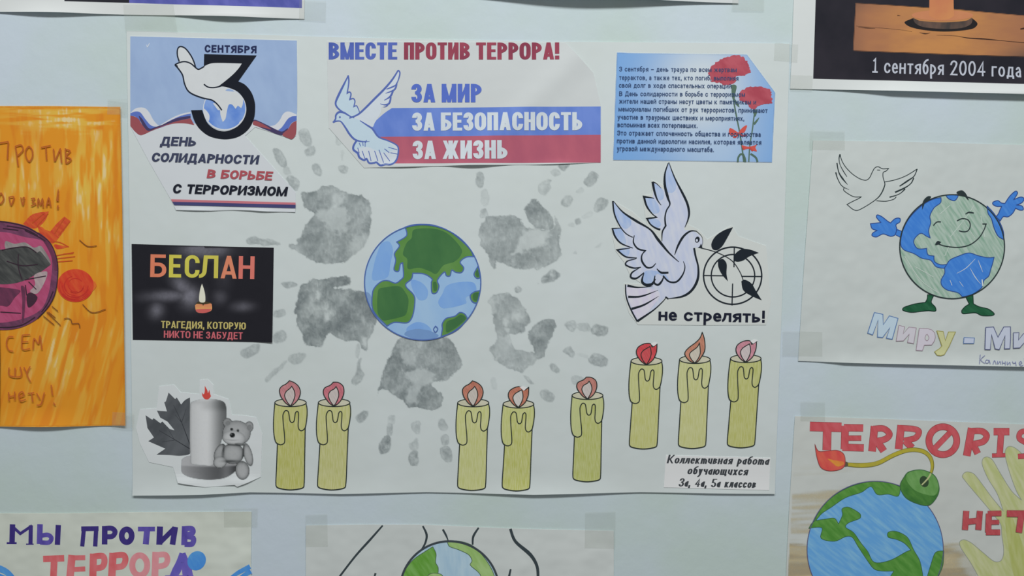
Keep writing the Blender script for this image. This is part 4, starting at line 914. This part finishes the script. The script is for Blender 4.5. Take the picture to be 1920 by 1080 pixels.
# ---- smiling earth drawing
o5 = Sheet('child_drawing', P('1524,263.5! 1700,266 1920,272 2150,274! 2150,689! 1920,687 1760,683.5 1600,680 1496,676.5! 1507,500'), paper((196, 203, 200), 450, .5, (186, 195, 194)), 'white drawing of a smiling earth with arms and feet, dove above', 'drawing', DG,
           curl=lambda x, y: np.clip((y-650)/36, 0, 1)**2*.0026*np.clip((x-1500)/80, 0, 1)**2, cell=4, region=(-1e9, 646, 1e9, 1e9))
KE, KD, KM = (1620, 340, 4.0), (1540, 270, 7.714), (1600, 570, 6.0)
bk = flat((44, 56, 58), 400); lb = crayon((64, 126, 208), (84, 144, 216), 460, .7, 60, 5, .45, .8); bl_ = flat((48, 76, 140), 460)
p = Part('dove', o5)
p.lines('265,148 290,240 350,340 450,440 560,508 640,525 690,490 730,410 765,350 815,330 880,360 967,355! 930,392 890,412 885,470 905,545;905,545 912,590 880,680 830,760 760,822|12-18-16-12;770,815 640,900 520,960 450,945 365,875! 450,830 530,792 572,765! 470,765 380,720 318,670 325,630;395,660 320,628 270,580 225,490 203,410|6-12-12-14-20;372,587 300,500 245,405 220,275|8-26-14-18;365,475 310,390 265,300 250,215 265,150|10-14-10-12-20;908,550 1060,520 1220,460 1380,362;1380,362 1335,465 1240,535 1125,612|14-14-24-16;1330,490 1290,570 1200,635 1060,700|18-14-22-24;1205,650 1140,712 1070,745 980,770|20-12-14-20;1078,765 1040,800 930,828 790,822;800,378 845,380', KD, 12, bk); p.done()
p = Part('arm', o5)
p.fill(P('45,318! 100,312 122,308! 90,270 97,252 130,265 175,300 195,312! 230,280 265,278 265,305 237,325 242,355! 285,375! 270,420! 232,402 195,412 140,395 90,417 58,408 62,388 95,368! 58,355', KE), lb)
p.line(P('45,318! 100,312 122,308! 90,270 97,252 130,265 175,300 195,312! 230,280 265,278 265,305 237,325 242,355! 230,400 195,412 140,395 90,417 58,408 62,388 95,368! 58,355', KE), 1.7, bl_, True); p.line(P('240,362 285,376', KE), 1.5, bl_); p.line(P('235,402 270,420', KE), 1.5, bl_); p.done()
p = Part('arm', o5)
t = '965,155 1000,145 1025,162 1052,166! 1090,110 1132,74 1147,90 1118,138! 1170,118 1196,130 1180,160 1138,178! 1180,185 1190,212 1165,216 1132,202! 1110,240 1075,266 1040,265 1018,296! 985,268! 1005,240 1015,215 1028,188! 990,188 962,172'
p.fill(P(t, KE), lb); p.line(P(t, KE), 1.7, bl_, True); p.done()
for t in ('472,850! 522,850! 500,905 530,942 532,972 480,970 430,974 350,982 288,966 295,945 380,918 455,908! 470,880', '758,865! 812,850! 816,918! 860,940 930,958 972,992 955,1006 880,1006 830,985 740,992 728,970 755,938 785,920!'):
    p = Part('leg', o5); p.fill(P(t, KE), crayon((30, 84, 56), (44, 100, 70), 580, .9, 60, 4)); p.line(P(t, KE), 1.5, flat((24, 46, 40), 580), True); p.done()
p = Part('round_body', o5)
p.fill(ell(1620+656/4, 340+490/4, 394/4, 391/4, 0, 48), crayon((170, 190, 178), (128, 164, 144), 460, .6, 55, 8, .4, .7))
for t in ('275,490! 270,450 290,360 340,270 420,190 500,140 572,122! 570,160 520,200 490,260 496,310 480,370 492,425! 465,412 420,390 375,430 370,465 400,505 465,503! 475,550 520,560! 525,602 570,625 622,622! 620,650 540,642 495,592 430,577 370,542 300,517',
          '610,632! 640,590 700,562 780,537 850,557 920,572 970,570! 958,620 945,660 930,710 895,742 882,790 850,820 800,850 732,866! 700,835 620,815 580,782 574,740 600,690 600,650', '608,105! 690,99! 700,112 675,145 632,132', '918,185! 960,230 1010,302 1040,380 1042,436! 1000,410 970,350 950,280 925,240'):
    p.fill(P(t, KE), lb); p.line(P(t, KE), 1.6, bl_, True)
gl_ = flat((206, 214, 214), 480)
p.lines('690,690 760,650 830,580|2-5-2;790,650 830,720 870,770|2-6-2;640,740 655,780|3-4;850,590 885,680|2-5-2;710,750 740,790|2-4-2;880,735 885,785|8-10', KE, 5, gl_)
p.lines('560,250 640,180;640,420 760,270 820,180;600,560 640,470;300,560 420,740 560,840;760,330 830,430;380,640 520,720;870,260 900,420', KE, 5, crayon((196, 208, 200), (180, 198, 188), 450, .6, 60, 4))
p.line(ell(1620+656/4, 340+490/4, 392/4, 389/4, 0, 48), 2.3, bk, True); p.done()
p = Part('face', o5)
p.lines('515,332 540,306 572,304;755,246 782,233 818,238|6-12-8;692,297 730,280 775,290 792,330 775,370 740,378 706,370;542,465 600,485 700,495 790,475 860,420 898,355 910,318;882,320 915,320', KE, 8, bk)
p.fill(P('528,476 545,448 572,456 552,474', KE), bk)
p.fill(P('430,215! 438,150 470,114 497,114 488,132 455,152 445,180', KE), bk); p.fill(P('690,80 730,68 762,98 778,142 740,105 700,96', KE), bk); p.done()
def outlined(sheet, txts, fc, oc, k, w=6, hole=None):
    p = Part('outlined_letter', sheet)
    f = flat(fc, 630, .02)
    p.fill(P(txts, k), f, sm=False); p.line(P(txts, k), w/k[2], oc, True, False)
    if hole: p.fill(P(hole, k), flat((192, 198, 196), 630)); p.line(P(hole, k), w/k[2], oc, True)
    p.done()
b1, pk, yo, nv = flat((92, 122, 168), 620), flat((152, 134, 146), 640), flat((150, 146, 84), 640), flat((82, 88, 124), 640)
outlined(o5, '230,95! 325,115! 330,232! 398,132! 495,160! 430,395! 365,382! 405,262! 322,375! 265,370! 272,176! 210,345! 155,325!', (180, 200, 224), b1, KM, 9)
outlined(o5, '505,238! 570,255! 552,335! 618,258! 700,268! 670,442! 602,430! 622,335! 555,412! 475,415!', (196, 194, 202), pk, KM, 7)
outlined(o5, '735,272! 792,276! 830,276! 872,288! 905,320! 914,370! 902,415! 872,458! 790,460! 768,522! 698,518!', (198, 194, 204), pk, KM, 7, '822,338! 842,378 822,412 798,390 806,352')
outlined(o5, '930,300! 1002,308! 1026,412! 1062,312! 1140,312! 1065,480! 1012,565! 970,578! 930,572! 905,535! 960,500! 988,470!', (192, 194, 146), yo, KM, 8)
outlined(o5, '1236,375! 1352,380! 1346,440! 1230,440!', (184, 194, 216), b1, KM, 8)
outlined(o5, '1480,262! 1566,256! 1616,372! 1682,256! 1756,255! 1758,380! 1750,500! 1690,502! 1696,352! 1632,510! 1585,502! 1545,340! 1530,510! 1470,508!', (188, 196, 212), nv, KM, 9)
outlined(o5, '1790,322! 1852,320! 1845,405! 1902,332! 1995,326! 1990,500! 1925,490! 1928,412! 1862,490! 1790,495!', (188, 196, 210), nv, KM, 8)
p = Part('handwriting', o5)
p.lines('1415,565 1408,610 1395,668;1465,575 1415,622 1455,662;1505,628 1475,625 1465,655 1495,655 1508,625 1515,668;1545,672 1568,630 1582,672;1602,635 1600,668 1628,640 1632,672;1655,632 1650,676;1688,638 1682,682;1655,656 1686,660;1708,642 1708,676 1736,648 1738,682;1768,640 1775,660 1800,655;1802,640 1802,688;1842,668 1870,660 1862,640 1842,655 1850,686 1882,682;1908,600 1902,694;1908,600 1930,620 1908,648 1935,670 1904,692', KM, 6, flat((110, 116, 158), 680)); p.done()

# ---- bomb drawing
o6 = Sheet('child_drawing', P('1490,780! 1650,785 1920,795.5 2150,798! 2150,1370! 1468,1370! 1474,1060 1480,940'), paper((186, 190, 184), 900, .4, (176, 182, 180)), 'drawing of an earth-shaped bomb with burning fuse and red capitals', 'drawing', DG)
KB = (1460, 760, 3.374)
cv = Canvas(1470, 783, 1830, 1366, 2.2, None, 980); X, Y = cv.X, cv.Y
n1, n2, n3 = vnoise(X/9, Y + X*.05, 5, 41, 3), vnoise(X/14, Y + X*.04, 11, 42, 3), vnoise(X, Y, 45, 43, 2)
ins = 1 - sstep(-1.5, 0, sdf(P('1492,785 1650,788 1835,795 1835,1366 1471,1366 1478,1050'), X, Y))
low = sstep(1014, 1042, Y + 30*(n1 - .4) + X*0) * (1 - .75*sstep(1790, 1815, X + 40*(n2-.4)))
cov = np.clip(low*(.45 + .8*n1) + (1-low)*np.clip((n2 - .42)*2.2, 0, .5)*(1 - sstep(1560, 1620, X))*sstep(860, 930, Y), 0, .85)
bt = sstep(.35, .6, n2)[..., None]
cv.C = np.array(alb((184, 172, 140), 1000))*bt + np.array(alb((164, 152, 124), 1000))*(1-bt); cv.A = cov*ins
cv.build('brown_shading', o6, None, paint_mat(.15))
p = Part('hand', o6); hc = crayon((170, 178, 122), (184, 188, 148), 950, .5, 45, 5); pl = flat((140, 146, 132), 950)
hp = '1160,455 1172,425 1200,420 1235,435 1290,505 1345,580 1418,668! 1380,560 1320,460 1284,372 1290,335 1318,325 1350,345 1400,430 1470,540 1535,600! 1500,540 1450,400 1428,300 1445,262 1480,262 1530,300 1700,500 1900,520! 1900,1100! 1270,1100! 1215,1000 1150,900 1142,862 1170,848 1215,868 1290,930 1360,985 1405,978 1420,920 1408,820 1395,740'
p.fill(P(hp, KB), hc); p.line(P(hp, KB), 1.2, pl, True)
p.fill(P('1430,690 1470,700 1550,900 1640,1100 1500,1100 1450,900', KB), crayon((160, 168, 98), (172, 178, 120), 1000, .2, 45, 6)); p.done()
rc, ro = crayon((184, 78, 84), (192, 92, 98), 830, .5, 60, 4), flat((134, 64, 64), 830)
def red_word(strokes, name, c, label=None):
    p = Part(name, o6, label=label)
    for t in strokes.split(';'):
        a, wd = t.split('|'); p.lines('%s|%f' % (a, float(wd)+5), KB, 5, ro)
    p.last = 'f'
    for t in strokes.split(';'): p.lines(t, KB, 5, c)
    p.done()
red_word('195,132 395,138|56;305,135 302,282|50;418,128 414,276|44;410,140 532,142|42;412,206 520,206|30;400,264 536,268|42;604,130 588,290|44;596,148 660,146 698,180 672,212 606,226|36;618,222 662,288|42;772,124 756,276|44;766,142 850,148 884,165 862,205 788,222|34;796,222 842,268|40;970,285 1096,155|32;1218,142 1186,318|44;1212,162 1280,162 1312,190 1290,228 1222,244|36;1226,244 1256,304|38;1356,165 1456,165|42;1404,170 1394,312|36;1346,316 1430,314|22;1590,160 1530,168 1520,210 1580,250 1590,310 1510,322|30', 'lettering', rc, 'red capital lettering')
p = Part('crossed_circle', o6); p.line(ell(1460+1035/3.374, 760+222/3.374, 88/3.374, 88/3.374, -.5), 43/3.374, ro, True); p.last = 'f'; p.line(ell(1460+1035/3.374, 760+222/3.374, 88/3.374, 88/3.374, -.5), 37/3.374, rc, True)
p.lines('975,282 1094,158|32', KB, 5, rc); p.done()
p = Part('fuse', o6)
p.lines('405,370 520,378 620,365 720,315 800,285 870,280 930,300 965,350 962,420 900,500|22-30-30-28-28-28-28-24-18-12', KB, 5, flat((112, 108, 52), 870)); p.last = 'f'
p.lines('430,371 520,377 620,364 720,314 800,285 870,281 930,301 964,350 960,420 905,495|18-24-24-22-22-22-22-18-12-6', KB, 5, crayon((172, 162, 54), (158, 150, 66), 870, .6, 60, 3))
p.fill(P('404,355 432,358 434,382 406,384', KB), flat((88, 84, 66), 870)); p.done()
p = Part('fuse_flame', o6); p.fill(P('226,244! 250,288 310,286 370,284 410,310 417,370 390,402 320,413 265,392 240,330', KB), crayon((196, 76, 74), (204, 98, 80), 860, .5, 50, 3)); p.line(P('226,244! 250,288 310,286 370,284 410,310 417,370 390,402 320,413 265,392 240,330', KB), 1.2, ro, True)
p.fill(P('305,335! 350,345 405,355 408,372 370,385 335,362', KB), crayon((216, 142, 60), (208, 112, 66), 860, .8, 60, 3)); p.done()
p = Part('earth_ball', o6); be = crayon((94, 152, 216), (122, 172, 222), 1000, .9, 45, 6, .42, .75); gb = crayon((72, 128, 52), (92, 144, 68), 1000, .8, 60, 4); og = flat((56, 92, 66), 1000)
p.fill(ell(1460+607/3.374, 760+908/3.374, 430/3.374, 430/3.374, 0, 56), be)
for t in ('206,760 216,740 262,655 340,574 452,512 580,480 700,489 768,514! 752,572 690,560 620,562 580,512 520,548 420,582 330,642 270,682 228,732', '188,775! 220,732 300,716 350,712 375,748! 400,692 398,652 440,642 510,682 510,712 440,740 420,768 470,802 520,872 560,922 602,990 700,978 800,925 832,912! 792,870 740,845 690,832 690,800 740,795 810,832 850,912 890,985 912,1100! 690,1100! 725,1045! 650,1045 600,1032 560,982 500,892 462,832 420,828 350,857 265,838 270,772', '1040,918! 1034,1010 1000,1090! 930,1100! 960,1000 988,928'):
    p.fill(P(t, KB), gb); p.line(P(t, KB), 1.1, og, True)
p.line(ell(1460+607/3.374, 760+908/3.374, 430/3.374, 430/3.374, 0, 56), 1.4, flat((86, 86, 120), 950), True); p.done()
p = Part('bomb_cap', o6)
p.fill(P('820,418 900,406 980,440 1010,510 1000,570 950,628 880,622 800,582 764,510 790,450', KB), crayon((58, 108, 50), (78, 128, 60), 900, .8, 60, 3))
p.fill(P('815,425 900,408 978,442 1008,505 985,565 920,560 850,530 805,470', KB), crayon((92, 142, 74), (108, 154, 90), 900, .5, 60, 3))
p.fill(ell(1460+916/3.374, 760+480/3.374, 28/3.374, 36/3.374, -.3), flat((52, 72, 50), 900)); p.lines('960,425 940,460 900,502|10-10-8', KB, 8, flat((172, 178, 130), 900))
p.line(P('820,418 900,406 980,440 1010,510 1000,570 950,628 880,622 800,582 764,510 790,450', KB), 1.2, og, True); p.done()
red_word('1182,665 1174,785|34;1268,665 1258,785|34;1178,735 1266,725|34;1325,682 1320,800|34;1318,682 1404,680|30;1318,738 1390,736|26;1306,800 1396,800|32;1438,682 1620,684|38;1530,690 1514,802|36', 'lettering', crayon((168, 70, 76), (180, 86, 90), 970, .5, 60, 4), 'dark red capital lettering')

# ---- bottom left drawing
o7 = Sheet('child_drawing', P('-230,962! 120,962 250,960 472,959! 471,1050 470,1370! -230,1370!'), paper((192, 199, 192), 1000, .9, (178, 184, 172)), 'drawing with indigo and pink capitals at the lower left', 'drawing', DG)
B8, B3 = (0, 980, 8.0), (0, 930, 3.0)
di, mi_ = crayon((54, 44, 110), (62, 52, 120), 1000, .1, 60, 3), crayon((92, 82, 160), (78, 68, 146), 1000, .1, 60, 3)
p = Part('lettering', o7, label='indigo capital lettering')
p.lines('196,20 188,300|82;175,35 312,160 490,40|44;470,35 465,320|62;108,302 258,302|30;398,318 512,318|18;882,30 868,328|80;1268,60 1240,352|64;1225,88 1485,84|72;1450,80 1434,352|66;1578,45 1575,322|84', B8, 80, di, False)
p.lines('1580,82 1680,80 1732,130 1690,200 1580,205', B8, 76, di); p.line(ell(715/3, 930+222/3, 28/3, 36/3), 32/3, di, True)
p.lines('902,170 898,272|34;900,262 985,178|28;988,172 972,272|32', B3, 30, di, False)
p.lines('608,18 600,315|84', B8, 80, mi_, False); p.lines('610,195 720,178 778,225 740,292 610,290', B8, 68, mi_)
p.lines('778,184 874,184|26;830,186 822,270|34', B3, 30, mi_, False); p.lines('1042,168 1038,275|34', B3, 30, mi_, False); p.lines('1040,182 1080,182 1085,205 1045,222;1045,225 1088,235 1082,268 1040,270', B3, 30, mi_); p.done()
pr, pl_ = crayon((194, 92, 96), (204, 116, 120), 1050, .1, 50, 2), crayon((206, 140, 146), (200, 126, 132), 1050, .1, 50, 2)
p = Part('lettering', o7, label='red and pink capital lettering')
p.lines('245,352 364,348|36;308,352 302,480|38;408,330 394,480|42;404,346 482,345|28;400,412 482,408|28;394,466 480,466|28;528,322 524,480|40;638,318 630,480|42', B3, 38, pr, False)
p.lines('530,338 580,336 590,368 575,398 530,404;640,334 695,330 708,358 690,392 640,400', B3, 34, pr)
p.line(ell(788/3, 930+388/3, 42/3, 56/3), 34/3, pl_, True); p.lines('878,312 872,480|38', B3, 38, pl_, False); p.lines('880,330 930,328 944,355 930,385 885,395', B3, 32, pl_); p.done()
p = Part('lettering', o7, label='purple letter A'); pu = crayon((94, 86, 168), (116, 100, 180), 1050, .1, 50, 2)
p.lines('950,500 1005,395 1028,320|30-50-32;1028,320 1050,400 1068,500|34-56-60;930,452 1090,450|14', B3, 30, pu); p.done()
p = Part('blue_paint', o7); bp_ = crayon((62, 126, 204), (84, 146, 214), 1050, .5, 40, 3)
p.line(ell(1108/3, 930+362/3, 36/3, 42/3, .6), 28/3, bp_, True); p.fill(ell(1108/3, 930+364/3, 26/3, 32/3, .6), bp_); p.done()
p = Part('blue_paint', o7); p.lines('1280,470 1340,430 1408,394|10-24-26;1300,490 1412,420|10-30', B3, 20, bp_); p.done()
p = Part('blue_paint', o7); p.lines('-30,395 40,425 90,480|40-34-30;-20,440 50,470|30-30', B3, 20, bp_); p.done()

# ---- bottom middle drawing
o8 = Sheet('child_drawing', P('574,984.5! 680,983 791,983 904,988 982,991 1150.5,994.7! 1151,1370! 573,1370!'), paper((186, 192, 190), 1020, .6, (176, 183, 181)), 'pencil drawing of two palms holding a green earth, lower middle', 'drawing', DG)
B2 = (560, 930, 3.2)
for t in ('505,175 430,260 340,360 240,490|10-14-12-12;500,180 440,250|6-4', '745,178 768,230 760,280 735,325|10-14-12-10', '865,198 885,235 897,265|12-12-6', '1080,188 1048,240 1044,290|10-14-10', '1270,195 1300,270 1390,350 1430,420 1436,500|16-18-22-18-16', '1272,436 1260,490|10-14', '462,460 450,500|12-8'):
    p = Part('hand_outline', o8); p.lines(t, B2, 12, flat((52, 62, 66), 1020)); p.done()
p = Part('earth', o8)
p.fill(ell(560+905/3.2, 930+566/3.2, 298/3.2, 298/3.2, 0, 56), crayon((150, 178, 196), (164, 188, 204), 1050, .1, 40, 5))
gd, gr_ = crayon((88, 142, 52), (112, 160, 84), 1050, .6, 50, 4), crayon((134, 168, 98), (150, 180, 120), 1050, .6, 50, 4)
lo_ = flat((72, 96, 72), 1050)
for t, m_ in (('640,440 690,378 760,330 805,302! 825,345 822,395 838,430 828,480 760,540! 640,560! 620,500', gd), ('892,270! 960,268 1050,300 1130,390 1175,480 1180,560! 1110,560 1090,470 1030,412 1040,385 1020,350 960,320 905,300', gr_), ('780,470 850,465 870,500 840,560 760,560', gr_)):
    p.fill(P(t, B2), m_); p.line(P(t, B2), 1.2, lo_, True)
p.line(ell(560+905/3.2, 930+566/3.2, 297/3.2, 297/3.2, 0, 60), 4, flat((58, 66, 72), 1030), True); p.done()

# ================================================================== transparent tape
def tape_mat():
    m = bpy.data.materials.new('clear_tape'); m.use_nodes = True; nt = m.node_tree; b = nt.nodes['Principled BSDF']
    b.inputs['Base Color'].default_value = (.56, .6, .53, 1); b.inputs['Roughness'].default_value = .35; b.inputs['Specular IOR Level'].default_value = .3
    no = _noise(nt, 40, detail=3); mr = nt.nodes.new('ShaderNodeMapRange'); mr.inputs['To Min'].default_value = .03; mr.inputs['To Max'].default_value = .12
    nt.links.new(no.outputs['Fac'], mr.inputs['Value']); nt.links.new(mr.outputs[0], b.inputs['Alpha'])
    return m
TM = tape_mat()
for s_, lab, sh_ in (
    ('232,9! 326,8! 334,61! 236,59!', 'clear tape between violet print and the poster top left corner', o2),
    ('562,1! 612,3! 611,41! 561,38!', 'clear tape on the right corner of the violet print', o2),
    ('1372,-8! 1432,-8! 1432,22! 1372,20!', 'clear tape on the right corner of the pale sheet at the top', o3),
    ('1452,80! 1496,84! 1494,118! 1450,114!', 'clear tape on the top right corner of the collage poster', poster),
    ('1482,141! 1523,142! 1522,171! 1481,170!', 'clear tape on the lower left corner of the dark candle print', o4),
    ('203,186! 241,187! 240,216! 202,215!', 'clear tape on the top right corner of the orange drawing', o1),
    ('212,772! 254,773! 253,802! 211,801!', 'clear tape on the lower right corner of the orange drawing', o1),
    ('420,952! 484,951! 483,987! 421,988!', 'clear tape on the corner of the indigo lettered drawing', o7),
    ('573,964! 614,963! 615,1024! 573,1025!', 'clear tape on the left corner of the palms drawing', o8),
    ('1097,960! 1154,958! 1153,1028! 1096,1027!', 'clear tape on the right corner of the palms drawing', o8),
    ('1467,620! 1541,622! 1541,668! 1466,667!', 'clear tape on the lower left corner of the smiling earth drawing', o5),
    ('1518,244! 1583,246! 1583,282! 1517,281!', 'clear tape on the top left corner of the smiling earth drawing', o5),
    ('1500,752! 1546,753! 1546,790! 1500,789!', 'clear tape on the top left corner of the bomb drawing', o6)):
    Sheet('tape_strip', P(s_), TM, lab, 'tape', 'clear tape strips at the paper corners', under=sh_, thick=.00006, lift=.0002)
